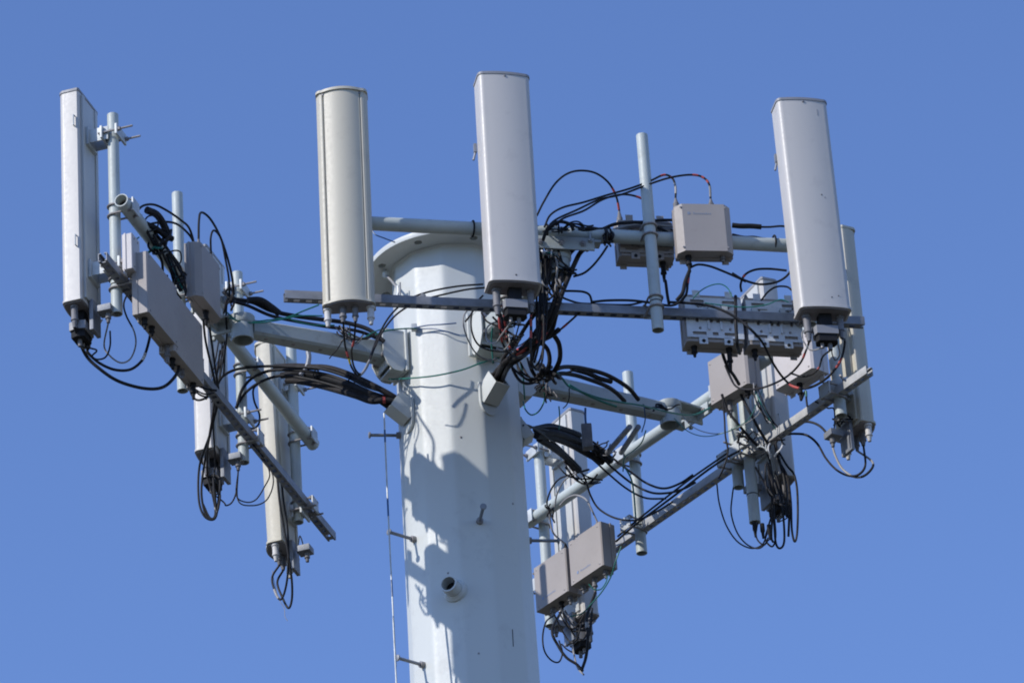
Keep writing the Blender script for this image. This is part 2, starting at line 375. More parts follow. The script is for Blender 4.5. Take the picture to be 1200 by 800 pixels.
# ------------------------------------------------------------------ face frames (pipe + slotted channel + bracket to the arm)
def channel(mb, a, b, out, w=.046, h=.046, th=.004, pitch=.062, mi=0):
    d = (b-a).normalized(); L = (b-a).length; n_ = out; 
    # webs (sides), slotted bottom as a ladder, lipped top
    for s in (-1, 1):
        mb.box((a+b)/2+n_*s*(w/2-th/2), d, n_, Z, L, th, h, .0008)
        mb.box((a+b)/2-Z*(h/2-th/2)+n_*s*(w/2-th-.0035), d, n_, Z, L-.001, .007, th, 0)
        mb.box((a+b)/2+Z*(h/2-th/2)+n_*s*(w/2-th-.0055), d, n_, Z, L-.001, .010, th, 0)
    k = int(L/pitch)
    for i in range(k+1):
        s = (i+.5)*L/(k+1)-0; mb.box(a+d*s-Z*(h/2-th/2), d, n_, Z, pitch*.50, w-2*th-.0135, th, 0)
FR = {}
def frame(k, label, arm_k):
    f = FACE[k]; a, b_, n_ = f['a'], f['b'], f['n']
    ro = thing('mounting_frame', label, 'mounting frame', Vector(((a.x+b_.x)/2, (a.y+b_.y)/2, H0+ZC)))
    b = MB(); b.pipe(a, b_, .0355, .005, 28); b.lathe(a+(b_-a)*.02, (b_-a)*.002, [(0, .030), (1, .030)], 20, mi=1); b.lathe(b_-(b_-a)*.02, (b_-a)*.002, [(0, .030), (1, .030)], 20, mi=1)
    build('horizontal_pipe', b, [M['pipe'], M['hole']], ro)
    b = MB(); channel(b, f['ca'], f['cb'], n_); ch = build('slotted_channel', b, M['galvc' if k == 'C' else 'galv'], ro)
    tip, d, t = TIPS[arm_k]
    # nearest point of the pipe to the tip
    s = (tip-a).dot(f['d']); q = a+f['d']*s; q.z = H0+ZP
    b = MB()
    b.box(q+Z*-.052, f['d'], n_, Z, .42, .065, .014, .003)
    for ss in (-.15, .15):
        pts = [q+f['d']*ss+n_*(.044*math.cos(x))+Z*(.044*math.sin(x)) for x in [math.pi*i/14 for i in range(15)]]
        pts = [pts[0]-Z*.07]+pts+[pts[-1]-Z*.07]
        b.tube(pts, .0065, 8)
        for e in (pts[0], pts[-1]): b.cyl(e+Z*.004, e+Z*.018, .012, n=6)
    build('clamp_plate', b, M['arm'], ro)
    sg = 1 if k == 'A' else -1
    b = MB(); b.box(q+n_*sg*.036-Z*.078, f['d'], n_, Z, .34 if k == 'A' else .20, .010, .072, .003); build('front_plate', b, M['arm'], ro)
    for ss in ((-.11, 0, .11) if k == 'A' else (-.06, .06)):
        b = MB(); b.lathe(q+n_*sg*.041-Z*.080+f['d']*ss, n_*sg*.014, [(0, .017), (.55, .017), (.6, .009), (1, .009)], 6); build('bolt_head', b, M['steel'], ro)
    b = MB(); m_ = (q+tip)/2; dv = (Vector((tip.x, tip.y, 0))-Vector((q.x, q.y, 0))); L = max(.08, dv.length+.05); dn = dv.normalized() if dv.length > .02 else n_
    b.box(Vector((m_.x, m_.y, H0+ZP-.066)), dn, dn.cross(Z), Z, L, .12, .012, .003)
    b.box(Vector((m_.x, m_.y, H0+ZP-.10)), dn, dn.cross(Z), Z, L*.8, .012, .06, .002)
    build('tie_plate', b, M['arm'], ro)
    # gusset drop from the pipe clamp to the channel at two places
    FR[k] = ro; return ro
frame('A', 'long pale pipe and dark slotted rail crossing in front of the pole top', 'A')
frame('B', 'pale pipe and dark slotted rail slanting steeply down along the left-hand antennas', 'B')
frame('C', 'pale pipe and slotted rail rising to the right behind the pole', 'C')

# ------------------------------------------------------------------ upright mount pipes
GP = 'upright pipes clamped to the frames'
MP = {}
def ubolt(b, c, n_, t, r, rod=.0055, tail=.07, mi=0):
    pts = [c+n_*(-r*1.0*math.sin(x))*1+t*(r*math.cos(x)) for x in [math.pi*i/12 for i in range(13)]]
    pts = [pts[0]+n_*tail]+pts+[pts[-1]+n_*tail]
    b.tube(pts, rod, 8, mi)
    for e in (pts[0], pts[-1]): b.cyl(e-n_*.022, e-n_*.010, .011, n=6, mi=mi)
def mpipe(key, k, px, ytop, ybot, label, r=.0300, off=.070, clamp_ch=True):
    f = FACE[k]; q = on_pipe(k, px, off); plan = Vector((q.x, q.y, 0))
    zt, zb = z_on(plan, ytop), z_on(plan, ybot)
    top, bot = plan+Z*zt, plan+Z*zb
    ro = thing('mount_pipe', label, 'mount pipe', bot, GP)
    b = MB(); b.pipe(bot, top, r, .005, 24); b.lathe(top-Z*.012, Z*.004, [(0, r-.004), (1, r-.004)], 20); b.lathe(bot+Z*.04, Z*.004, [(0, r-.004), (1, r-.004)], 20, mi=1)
    build('tube', b, [M['pipe'], M['hole']], ro)
    # clamps to the horizontal pipe and to the channel: U-bolt with saddle plate
    for zz, o2 in ((H0+ZP, .0355), (H0+ZC, .023)):
        if not (zb+.02 < zz < zt-.02): continue
        cc = plan+Z*zz
        for dz in (-.028, .028):
            b = MB(); ubolt(b, cc+Z*dz, -f['n'], f['d'], r+.006, tail=.105); build('u_bolt', b, M['steel'], ro)
        b = MB(); b.box(cc-f['n']*(off+o2+.006), f['d'], f['n'], Z, .085, .008, .075, .002); build('saddle_plate', b, M['galvl'], ro)
    b = MB(); b.lathe(bot+Z*.16, Z*.006, [(0, r+.0008), (0.2, r+.002), (.8, r+.002), (1, r+.0008)], 20); build('cable_tie', b, M['dark'], ro)
    MP[key] = (plan, zb, zt, k); return ro
mpipe('B1', 'B', 134.5, 135, 368, 'upright pipe at the far left behind the leftmost white antenna', .0285)
mpipe('B2', 'B', 211, 227, 458, 'upright pipe left of the tan boxes with its bare top end above them', .0285)
mpipe('B3', 'B', 282, 320, 542, 'upright pipe ending just right of the second white antenna on the left frame', .0285)
mpipe('B4', 'B', 345.5, 388, 612, 'upright pipe behind the beige antenna at the lower left', .0285)
mpipe('A1', 'A', 407, 150, 352, 'upright pipe hidden behind the beige antenna at upper left')
mpipe('A2', 'A', 587, 160, 362, 'upright pipe hidden behind the tall middle white antenna')
mpipe('A3', 'A', 761.5, 159, 387, 'bare upright pipe standing alone between the middle and right white antennas')
mpipe('A4', 'A', 940, 170, 380, 'upright pipe behind the right-hand white antenna')
mpipe('C1', 'C', 975, 283, 487, 'upright pipe beside the narrow beige antenna at far right')
mpipe('C2', 'C', 870, 395, 612, 'upright pipe standing in front of the lower right white antenna')
mpipe('C2b', 'C', 856, 372, 571, 'short upright pipe hanging below the tan box at lower right')
mpipe('C3', 'C', 743.5, 437, 648, 'upright pipe crossing the right arm with both ends bare')
mpipe('C4', 'C', 637, 522, 733, 'upright pipe close to the right edge of the pole, above the paired tan boxes')
for k_, v_ in MP.items(): print('MP', k_, [round(c_, 2) for c_ in v_[0].xy], 'z', round(v_[1]-H0, 2), round(v_[2]-H0, 2), 'topx', round(proj(v_[0]+Z*v_[2])[0]), 'botx', round(proj(v_[0]+Z*v_[1])[0]))
# ------------------------------------------------------------------ panel antennas
def arc_profile(W, D, dome, cr, back=.008):
    """outline in (u, n): back at n=0, front domed, rounded corners"""
    pts = [(-W/2+back, 0), (W/2-back, 0), (W/2, back)]
    hw = W/2; e = D-dome
    K = 6
    for i in range(K+1):
        a = math.pi/2*i/K; pts.append((hw-cr+cr*math.cos(a), e-cr+cr*math.sin(a)))
    for i in range(1, 12):
        u = (hw-cr)*(1-2*i/12); pts.append((u, e+dome*(1-(u/(hw-cr))**2)))
    for i in range(K+1):
        a = math.pi/2+math.pi/2*i/K; pts.append((-hw+cr+cr*math.cos(a), e-cr+cr*math.sin(a)))
    pts.append((-W/2, back)); return pts
def groove_profile(W, D):
    """beige housing: side strips, a groove on each side, bulged front"""
    hw = W/2
    rt = [(hw-.006, 0), (hw, .006), (hw+.002, D*.40), (hw-.004, D*.60), (hw-.016, D*.76), (hw-.026, D*.80), (hw-.031, D*.795), (hw-.032, D*.745), (hw-.037, D*.745), (hw-.038, D*.82)]
    mid = [((hw-.040)*(1-2*i/14), D*.82+.026*(1-(1-2*i/14)**2)) for i in range(0, 15)]
    return rt+mid+[(-x, y) for x, y in rt[::-1]]
BOOTS = {}
def panel(key, mp, z_or_py, label, style='white', W=.275, D=.115, gap=.14, na=None, tilt=0, lean=0, ret=True, along=0, extra_ret=False):
    plan, zb_, zt_, k = MP[mp]; f = FACE[k]; n0 = az(na) if na is not None else f['n']
    u0_ = Z.cross(n0).normalized()             # viewer's right when facing the front
    pc = plan+n0*gap+u0_*along                 # back-plane centre
    fc = pc+n0*D
    yt, yb = z_or_py; vis = fc if k == 'A' else pc
    zt, zb = z_on(vis, yt), z_on(vis, yb); L = zt-zb
    n = (n0*math.cos(R(tilt))-Z*math.sin(R(tilt))); w = (Z*math.cos(R(tilt))+n0*math.sin(R(tilt)))
    # sideways lean
    w = (w+u0_*math.tan(R(lean))).normalized(); u = w.cross(n).normalized(); n = u.cross(w).normalized()
    mid = Vector((pc.x, pc.y, (zt+zb)/2)); bot = mid-w*L/2; top = mid+w*L/2
    # keep the body axes handy
    ro = thing('panel_antenna', label, 'antenna', bot, 'panel antennas on the pole')
    beige = style == 'beige'
    prof = groove_profile(W, D) if beige else arc_profile(W, D, .010, .028)
    mm = M['beige'] if beige else M['rad']
    b = MB(); b.prism(prof, bot+w*.012, u, n, w*(L-.024)); build('radome', b, mm, ro, smooth=28)
    sc = lambda s: [(x*s, (y-D/2)*s+D/2) for x, y in prof]
    capprof = arc_profile(W+.008, D+(.016 if beige else .006), .030 if beige else .010, .030)
    b = MB(); b.prism(capprof, bot+w*(L-.012)-n*.003, u, n, w*.012); b.prism([(x*.985, y*.985) for x, y in capprof], bot+w*L-n*.002, u, n, w*.003); build('top_cap', b, M['capg'] if not beige else M['beige'], ro, smooth=28)
    for su in ((-.4, .4) if beige else (0.0,)):
        c_ = bot+w*(L-.022)+u*W*su*.9+n*(D*(.80 if beige else 1)-.001); b = MB(); b.lathe(c_, n*.006, [(0, .006), (.7, .006), (1, .003)], 10); build('cap_screw', b, M['steel'], ro)
    b = MB(); b.prism(capprof, bot-n*.003, u, n, w*.012); build('bottom_cap', b, mm, ro, smooth=28)
    # recessed dirty underside plate
    b = MB(); b.prism([(x*.90, y*.90+.005) for x, y in capprof], bot-n*.002-w*.006, u, n, w*.006, scale_top=1.0); up = build('base_plate', b, M['under'], ro)
    # back: aluminium ribs
    for s in (-.32, .32):
        b = MB(); b.box(mid+u*W*s-n*.006, u, n, w, .028, .012, L-.05, .002); build('back_rib', b, M['beige' if beige else 'alu'], ro)
    b = MB(); b.box(mid-n*.0035, u, n, w, W*.5, .007, L-.06, .002); build('back_plate', b, M['beige' if beige else 'alu'], ro)
    # mounting brackets: channel on the back, scissor plates, clamp round the pipe, two threaded rods
    for zz in (.17, .80):
        bc = bot+w*L*zz; pz = Vector((plan.x, plan.y, bc.z)); dirp = (pz-(bc)); 
        if not (zb_-.0 < bc.z < zt_+.0): 
            bc = bot+w*L*(.30 if zz < .5 else .7); pz = Vector((plan.x, plan.y, bc.z)); dirp = pz-bc
            if not (zb_ < bc.z < zt_): continue
        dn = dirp.normalized(); t_ = Z.cross(dn).normalized()
        b = MB(); b.box(bc-n*.012, u, n, w, .12, .026, .10, .003); o1 = build('mounting_bracket', b, M['galvl'], ro)
        b = MB()
        for s in (-1, 1): b.box((bc+pz)/2+t_*s*.042, dn, t_, Z, (dirp.length)-.02, .006, .075, .001)
        b.box(pz-dn*.040, dn, t_, Z, .012, .13, .07, .003); b.box(pz+dn*.040, dn, t_, Z, .012, .13, .06, .003)
        build('clamp', b, M['galvl'], ro)
        b = MB()
        for s in (-1, 1):
            for dz in ((0,) if zz > .5 else (0,)):
                b.cyl(pz+t_*s*.052-dn*.06+Z*dz, pz+t_*s*.052+dn*.125+Z*dz, .0055, n=8); b.cyl(pz+t_*s*.052+dn*.047, pz+t_*s*.052+dn*.06, .012, n=6)
        build('threaded_rod', b, M['steel'], ro)
    if not beige and k != 'A':
        for zz in (.25, .82):              # small bail handles on both edges
            for s in (-1, 1):
                hp_ = bot+w*L*zz+u*s*(W/2-.001)+n*.022
                b = MB(); b.tube([hp_, hp_+u*s*.014, hp_+u*s*.014+w*.06, hp_+w*.06], .0035, 6); build('bail_handle', b, M['galvl'], ro)
    # connectors
    BO = []
    def boot(uu, nn_, L_=.10, r=.0135, m='boot', bend=0):
        p0 = bot+u*uu+n*nn_-w*.004; dv = (-w+n*bend).normalized()
        b = MB(); b.lathe(p0, dv*L_, [(0, r*1.25), (.12, r*1.25), (.14, r), (.55, r*.98), (.60, r*1.12), (.68, r*1.12), (.7, r*.85), (1, r*.55)], 16); build('connector_boot', b, M[m], ro); BO.append((p0+dv*L_, dv))
    if beige:
        boot(-.105, .05, .10, .017, 'bootl'); boot(.105, .05, .10, .017, 'bootl'); boot(-.030, .06, .085, .017); boot(.030, .06, .085, .015)
    else:
        boot(-.085, .055, .15, .019); boot(.085, .055, .125, .017)
        p0 = bot+n*.055+u*.005
        b = MB(); b.box(p0-w*.045, u, n, w, .065, .055, .085, .006); build('motor_neck', b, M['dark'], ro)
        b = MB(); b.prism([(-.055, -.045), (.055, -.045), (.068, 0), (.055, .04), (-.055, .04), (-.068, 0)], p0-w*.125, u, n, w*.045); build('tilt_motor', b, M['capg'], ro)
        b = MB(); b.prism([(-.046, -.036), (.046, -.036), (.058, 0), (.046, .034), (-.046, .034), (-.058, 0)], p0-w*.163, u, n, w*.038); build('motor_base', b, M['dark'], ro)
        b = MB(); b.cyl(p0-w*.163+u*.015, p0-w*.20+u*.015, .011, n=12); build('motor_plug', b, M['boot'], ro); BO.append((p0-w*.20+u*.015, -w))
        b = MB(); b.cyl(p0-w*.163-u*.025, p0-w*.19-u*.025, .009, n=12); build('motor_plug', b, M['steel'], ro); BO.append((p0-w*.19-u*.025, -w))
    if k in 'BC':
        q = bot-n*.075-w*.03+u*.02
        b = MB(); b.box(bot-n*.018-w*.05, u, n, w, .10, .02, .17, .003); build('tail_plate', b, M['galv'], ro)
        b = MB(); b.box(q-n*.01, u, n, w, .075, .075, .035, .004); build('junction_box', b, M['galv'], ro)
        b = MB(); b.lathe(q-n*.02-w*.017, -w*.055, [(0, .013), (.3, .015), (.6, .015), (.65, .010), (1, .009)], 14); build('junction_plug', b, M['boot'], ro); BO.append((q-n*.02-w*.072, -w))
    BOOTS[key] = dict(ro=ro, b=BO, bot=bot, u=u, n=n, w=w, L=L, W=W, D=D)
    for nm, pnt in (('TL', top-u*W/2+n*D), ('TR', top+u*W/2+n*D), ('BL', bot-u*W/2+n*D), ('BR', bot+u*W/2+n*D), ('bTL', top-u*W/2), ('bTR', top+u*W/2), ('bBL', bot-u*W/2), ('bBR', bot+u*W/2)):
        print('PANEL', key, nm, [round(x) for x in proj(pnt)], end=' ')
    print()
    return ro
panel('P1', 'B1', (118, 364), 'narrow-looking white antenna at the far left edge, seen from its bright side', W=.255, gap=.133)
panel('P2', 'B3', (300, 537), 'white antenna half hidden behind the tan boxes and slanting rail on the left', W=.265, gap=.12)
panel('P3', 'B4', (410, 645), 'beige antenna hanging lowest on the left side, crossed by the slanting rail', 'beige', gap=.06, tilt=1.2, W=.26)
panel('P4', 'A1', (103, 352), 'beige antenna facing the viewer, left of the pole top', 'beige', na=270, W=.252, lean=.6)
panel('P5', 'A2', (84.5, 328.5), 'tall white antenna in front of the pole top with red-taped cables below', na=283, W=.262, D=.14, lean=.5)
panel('P6', 'A4', (115, 359), 'large white antenna leaning at the upper right, highest on the right', na=283, W=.262, D=.14, lean=-.7)
panel('P7', 'C1', (277, 505), 'slim beige antenna at the far right edge with grooved side', 'beige', na=30, gap=.085, along=.07, W=.25)
panel('P8', 'C2', (338, 568), 'white antenna seen from behind, below the right-hand rail boxes', na=28, gap=.12, along=.03, W=.26)
panel('P9', 'C4', (490, 728), 'white ribbed antenna just right of the pole, behind the paired tan boxes', na=32, W=.265)

for (px_, py_, key, w_, h_, mm) in ((963, 228, 'P6', .007, .007, 'dark'), (967, 231, 'P6', .006, .004, 'capg'), (958, 131, 'P6', .004, .035, 'capg'), (605, 322, 'P5', .009, .009, 'dark'), (975, 348, 'P6', .007, .009, 'dark'), (983, 346, 'P6', .006, .006, 'dark')):
    B_ = BOOTS[key]; n_ = B_['n']; pc_ = B_['bot']+n_*(B_['D']+.0004 if key != 'P4' else B_['D']*.82+.02)
    q_ = at_plane(px_, py_, pc_, n_); uu_ = (q_-B_['bot']).dot(B_['u'])/(B_['W']/2-.028); q_ = q_-n_*(.0088*min(1, uu_*uu_) if key != 'P4' else 0); b = MB(); b.lathe(q_-n_*.012, n_*.0128, [(0, w_/2), (1, w_/2)], 10)
    if w_ > .012 or h_ > .012: b = MB(); b.box(q_-n_*.004, B_['u'], n_, B_['w'], w_, .008, h_, 0)
    build('scuff_mark', b, M[mm], B_['ro'])
for (px_, py_, key) in ((557, 178, 'P5'), (910, 190, 'P6')):
    B_ = BOOTS[key]; q_ = at_plane(px_, py_, B_['bot'], B_['n']); b = MB()
    b.box(q_+B_['w']*.02, B_['u'], B_['n'], B_['w'], .016, .02, .05, .003); b.tube([q_-B_['w']*.005, q_-B_['w']*.05-B_['u']*.012], .006, 8); build('latch', b, M['galv'], B_['ro'])
# ------------------------------------------------------------------ boxes (amplifiers / combiners) on the frames
def loc(k, px, py, off=0):
    q = on_pipe(k, px, off); plan = Vector((q.x, q.y, 0)); return plan+Z*z_on(plan, py)
BX = {}
def unit(key, k, px, py, off, w, h, d, label, m='taupe', na=None, roll=0, print_mark=0, plate=False, top=(), bottom=(), cham=.012, fins=False, cat='equipment box', pm='plate'):
    c = loc(k, px, py, off); f = FACE[k]; n = az(na); u = Z.cross(n).normalized(); wv = Z
    if roll: wv = (Z*math.cos(R(roll))+u*math.sin(R(roll))).normalized(); u = wv.cross(n)
    ro = thing('equipment_box', label, cat, c-wv*h/2, 'tan equipment boxes on the frames')
    prof = [(-w/2+.004, -d/2), (w/2-.004, -d/2), (w/2, -d/2+.004), (w/2, d/2-cham), (w/2-cham, d/2), (-w/2+cham, d/2), (-w/2, d/2-cham), (-w/2, -d/2+.004)]
    b = MB(); b.prism(prof, c-wv*h/2, u, n, wv*h); build('housing', b, M[m], ro)
    # lid lip round the rear, with screws
    b = MB(); b.box(c-n*(d*.18), u, n, wv, w+.008, .010, h+.008, .002); build('lid_flange', b, M[m], ro)
    for su in (-1, 1):
        for sw in (-1, 1):
            b = MB(); p = c+n*(d/2-.001)+u*su*(w/2-.028)+wv*sw*(h/2-.02); b.lathe(p, n*.004, [(0, .006), (.6, .006), (1, .003)], 10); build('lid_screw', b, M['steel'], ro)
    # feet / mounting ears under the box
    for su in (-.38, .38):
        b = MB(); b.box(c-wv*(h/2+.012)+u*w*su-n*(d*.30), u, n, wv, .035, .006, .032, .002); build('mounting_ear', b, M[m], ro)
    P = []
    for (uu, nn_, L, mm) in bottom:
        p = c-wv*(h/2)+u*uu+n*nn_; b = MB(); b.lathe(p, -wv*L, [(0, .016), (.15, .016), (.17, .013), (.5, .013), (.54, .016), (.62, .016), (.65, .010), (1, .007)], 14); build('connector', b, M[mm], ro); P.append(p-wv*L)
    for (uu, nn_, L, mm) in top:
        p = c+wv*(h/2)+u*uu+n*nn_; b = MB(); b.lathe(p, wv*L, [(0, .017), (.15, .017), (.2, .014), (.5, .016), (.6, .012), (1, .0055)], 14); build('connector', b, M[mm], ro); P.append(p+wv*L)
    if print_mark:
        zc = -h*.30 if print_mark == 1 else h*.30; x0 = -.075
        bl = M['bluef' if print_mark == 2 else 'blue']
        b = MB(); b.box(c+n*(d/2+.0008)+wv*zc+u*x0, u, n, wv, .014, .001, .015, 0); build('blue_emblem', b, bl, ro)
        x = x0+.026; rnd = random.Random(3)
        hs = [.014, .009, .009, .009, .009, .009, .012, .009, .009]
        for i, hh in enumerate(hs):
            b = MB(); b.box(c+n*(d/2+.0008)+wv*(zc-.007+hh/2)+u*(x+i*.0105), u, n, wv, .0045, .001, hh*.9, 0); build('blue_letter', b, bl, ro)
    if fins:
        for i in range(2):
            b = MB(); b.box(c+n*(d/2+.004)+u*(-.10+.19*i), u, n, wv, .02, .007, h*.8, .002); build('rail', b, M['galvl'], ro)
    if plate:
        # slotted mounting plate on the face that looks at the viewer: real openings between strips
        pw, ph = w*.98, h*.86
        rows = [(-.5, -.44), (-.44, -.36), (-.36, -.12), (-.12, .12), (.12, .36), (.36, .44), (.44, .5)]
        pc_ = c+n*(d/2+.008)
        b = MB(); 
        holes = {1: [(-.40, -.16), (-.05, .05), (.16, .40)], 5: [(-.40, -.16), (.16, .40)], 3: [(-.33, -.28), (-.09, -.03), (.03, .09), (.28, .33)]}
        for i, (z0, z1) in enumerate(rows):
            xs = [-.5]; 
            for a_, c_ in holes.get(i, []): xs += [a_, c_]
            xs.append(.5)
            for j in range(0, len(xs), 2):
                b.box(pc_+wv*ph*(z0+z1)/2+u*pw*(xs[j]+xs[j+1])/2, u, n, wv, pw*(xs[j+1]-xs[j]), .003, ph*(z1-z0), 0)
        build('mounting_plate', b, M[pm], ro)
        for su in (-.22, .22):
            b = MB(); b.box(pc_-wv*(ph/2+.016)+u*pw*su, u, n, wv, .045, .003, .042, .001); build('plate_tab', b, M[pm], ro)
            b = MB(); b.lathe(pc_-wv*(ph/2+.020)+u*pw*su, n*.006, [(0, .009), (1, .009)], 12); build('tab_bolt', b, M['dark'], ro)
            b = MB(); b.box(pc_+wv*(ph/2+.022)+u*pw*su*1.3, u, n, wv, .038, .003, .038, .001); build('plate_tab', b, M[pm], ro)
            b = MB(); b.box(pc_+n*.006+wv*ph*.30+u*pw*su, u, n, wv, .055, .009, .012, .001); build('plate_rib', b, M[pm], ro)
            b = MB(); b.box(pc_+n*.006-wv*ph*.20+u*pw*su*.5, u, n, wv, .012, .009, .05, .001); build('plate_rib', b, M[pm], ro)
            for sw in (-.27, .27):
                b = MB(); b.lathe(pc_+wv*ph*sw+u*pw*su*1.2, n*.007, [(0, .008), (1, .006)], 6); build('plate_bolt', b, M['steel'], ro)
    BX[key] = (c, u, n, wv, w, h, d, P); return ro
nA, nB, nC = -77, 163.5, 38.4
unit('A1', 'A', 823.5, 273, .10, .285, .275, .11, 'tan box on the upper pipe right of the bare upright, two cables in its top', na=279, print_mark=2, cham=.035,
     top=((-.125, 0, .065, 'boot'), (.055, 0, .065, 'boot')), bottom=((-.085, .0, .085, 'dark'), (.09, 0, .03, 'boot')))
unit('A2', 'A', 755, 286, -.10, .285, .21, .11, 'shadowed tan box behind the upper pipe, left of the bare pipe', na=281, plate=True, pm='taupe',
     top=((-.115, 0, .085, 'boot'), (.055, 0, .085, 'boot')), bottom=((.09, 0, .11, 'dark'),))
unit('A3', 'A', 826, 380, -.10, .30, .27, .11, 'box with slotted grey plate behind the lower rail, left one of two', na=283, plate=True, top=((.10, 0, .05, 'boot'),), bottom=((-.10, 0, .06, 'dark'), (.08, 0, .13, 'dark')))
unit('A4', 'A', 896, 384, -.10, .29, .27, .11, 'box with slotted grey plate behind the lower rail, beside the right antenna base', na=283, plate=True, top=((-.12, 0, .05, 'boot'),), bottom=((-.10, 0, .06, 'dark'),))
unit('C1', 'C', 859, 440, -.12, .30, .26, .10, 'tan box with a bright front below the two plated boxes', na=222, bottom=((-.05, 0, .10, 'boot'), (.09, 0, .05, 'dark')))
unit('C2', 'C', 933, 426, -.11, .29, .22, .12, 'tan box in broken shade under the right-hand white antenna', na=222, m='taupl', bottom=((-.02, 0, .10, 'dark'),))
unit('C3', 'C', 687, 651, -.10, .292, .265, .10, 'tan box right of its twin beside the lower pole, blue print along its foot', na=218, print_mark=1, top=((.06, 0, .05, 'boot'),), bottom=((-.10, 0, .05, 'boot'), (.0, 0, .09, 'boot'), (.1, 0, .05, 'boot')), cham=.006)
unit('C4', 'C', 646.3, 681.4, -.10, .292, .265, .10, 'tan box partly hidden by the pole, left of its twin', na=218, print_mark=1, top=((.09, 0, .06, 'dark'),), bottom=((-.06, 0, .05, 'boot'), (.02, 0, .05, 'dark'), (.1, 0, .05, 'boot')), cham=.006)
unit('B1', 'B', 179, 353, -.075, .39, .345, .085, 'tan box with sunlit narrow side, upper one of the pair on the left frame', na=343, bottom=((.15, 0, .10, 'boot'), (-.05, 0, .05, 'dark'), (-.14, 0, .06, 'dark')), cham=.006)
unit('B2', 'B', 209, 398, -.075, .39, .345, .085, 'tan box in shade, lower one of the long pair on the left frame', na=343, bottom=((.15, 0, .09, 'dark'), (0, 0, .05, 'boot'), (-.12, 0, .06, 'dark')), cham=.006)
unit('B3', 'B', 238, 331, -.12, .30, .315, .085, 'tan box standing above the left frame with two looping cables in its top', na=343, top=((.12, 0, .075, 'boot'), (-.05, 0, .07, 'boot')), bottom=((.02, 0, .08, 'dark'),), cham=.03)
unit('B4', 'B', 152, 300, -.03, .10, .20, .055, 'small pale box just above the upper tan box at left', na=343, m='taupl', cham=.004)
for i, (px_, nm) in enumerate(((832, 'grey clamp strap over the lower rail, leftmost of four on the plated boxes'), (848, 'grey clamp strap over the lower rail, second from left of four'), (883, 'grey clamp strap over the lower rail, third from left of four'), (916, 'grey clamp strap over the lower rail, nearest the right antenna'))):
    f = FACE['A']; q_ = at_plane(px_, 368+(px_-832)*.05, f['ca'], f['n']); b = MB()
    b.box(q_+f['n']*.029, f['d'], f['n'], Z, .030, .008, .075, .003); b.box(q_+Z*.030, f['d'], f['n'], Z, .030, .06, .008, .002); b.box(q_-Z*.032, f['d'], f['n'], Z, .030, .05, .008, .002)
    tag(build('clamp_strap', b, M['galvl']), nm, 'clamp strap', 'clamp straps on the lower rail')
for k_, v_ in BX.items():
    c_, u_, n_, w_, W_, H_, D_, P_ = v_
    print('BOX', k_, [[round(x) for x in proj(c_+u_*a_*W_/2+w_*b_*H_/2+n_*D_/2)] for a_, b_ in ((-1, 1), (1, 1), (1, -1), (-1, -1))], 'y', round(c_.y, 2))
# ------------------------------------------------------------------ cables
def P3(mode, off, pt):
    """pt = (px, py[, depth]): a point at a known distance from the viewer, given on a frame's plane or at a depth y"""
    if len(pt) == 3: 
        if isinstance(pt[2], tuple): return at_face(pt[2][0], pt[0], pt[1], pt[2][1])
        return at_y(pt[0], pt[1], pt[2])
    if mode == 'Y': return at_y(pt[0], pt[1], off)
    return at_face(mode, pt[0], pt[1], off)
def lerp_y(pts, y0, y1):               # depth runs evenly from y0 to y1 along the points
    n = len(pts); return [(p[0], p[1], y0+(y1-y0)*i/(n-1)) if len(p) == 2 else p for i, p in enumerate(pts)]
def cable(pts, r=.0065, m='black', parent=None, bands=(), mode='Y', off=0, ys=None, k=7, name='cable', jit=.0):
    if ys: pts = lerp_y(pts, *ys)
    W_ = smooth_path([P3(mode, off, p) for p in pts], k)
    b = MB(); b.tube(W_, r, 9); o = build(name, b, M[m], parent)
    if parent is None:
        pass
    n = len(W_)
    for f0, f1, c in bands:
        i0 = max(0, int(f0*(n-1))); i1 = min(n-1, max(i0+1, int(f1*(n-1))))
        b = MB(); b.tube(W_[i0:i1+1], r*1.14, 9)
        t = build('tape_band', b, M[c], None, origin=Vector(parent['_o'] if parent is not None else o['_o']))
        t.parent = o; t.location = (0, 0, 0)
    return o
def on_pole(px, py, off=.02):
    r_ = surf(px, py); q = r_[0]+r_[1]*off; return proj(q)+(q.y,)
def bundle(label, loc_, cat='cables'):
    return thing('cable_bundle', label, cat, loc_, 'cables strung between the antennas')
def one(label, pts, cat='cable', **kw):
    o = cable(pts, **kw); tag(o, label, cat, 'cables strung between the antennas'); return o
def boots(key): return BOOTS[key]['b']
def pp(v): return proj(v)+(v.y,)
def bp(key, i): return pp(boots(key)[i][0])
def xp(key, i): return pp(BX[key][7][i])
def ys_of(a, b): return (a[2], b[2])

# --- far left antenna
b0, b1, m0, m1, j0 = [bp('P1', i) for i in range(5)]
print('P1 boots', b0, b1, m0, m1, j0, 'B1 box', xp('B1', 0), xp('B1', 1), xp('B1', 2), xp('B2', 0))
bu = bundle('two long black cables and thin leads looping below the leftmost antenna to the tan boxes', BOOTS['P1']['bot']-Z*.3)
e = xp('B2', 0)
cable([b1, (100, 415, -1.45), (118, 433, -1.42), (140, 447, -1.38), (170, 455, -1.3), (192, 453, -1.25), (207, 438, -1.2), (210, 424, -1.16), (214, 400, -1.1)], .0085, 'black', bu, [(.88, .94, 'dgrey')])
cable([b0, (103, 413, -1.42), (116, 425, -1.4), (134, 433, -1.37), (152, 433, -1.33), (165, 424, -1.28), (171, 412, -1.25), (176, 392, -1.22), (178, 372, -1.2)], .0072, 'black', bu, [(.66, .74, 'white'), (.88, 1, 'boot')])
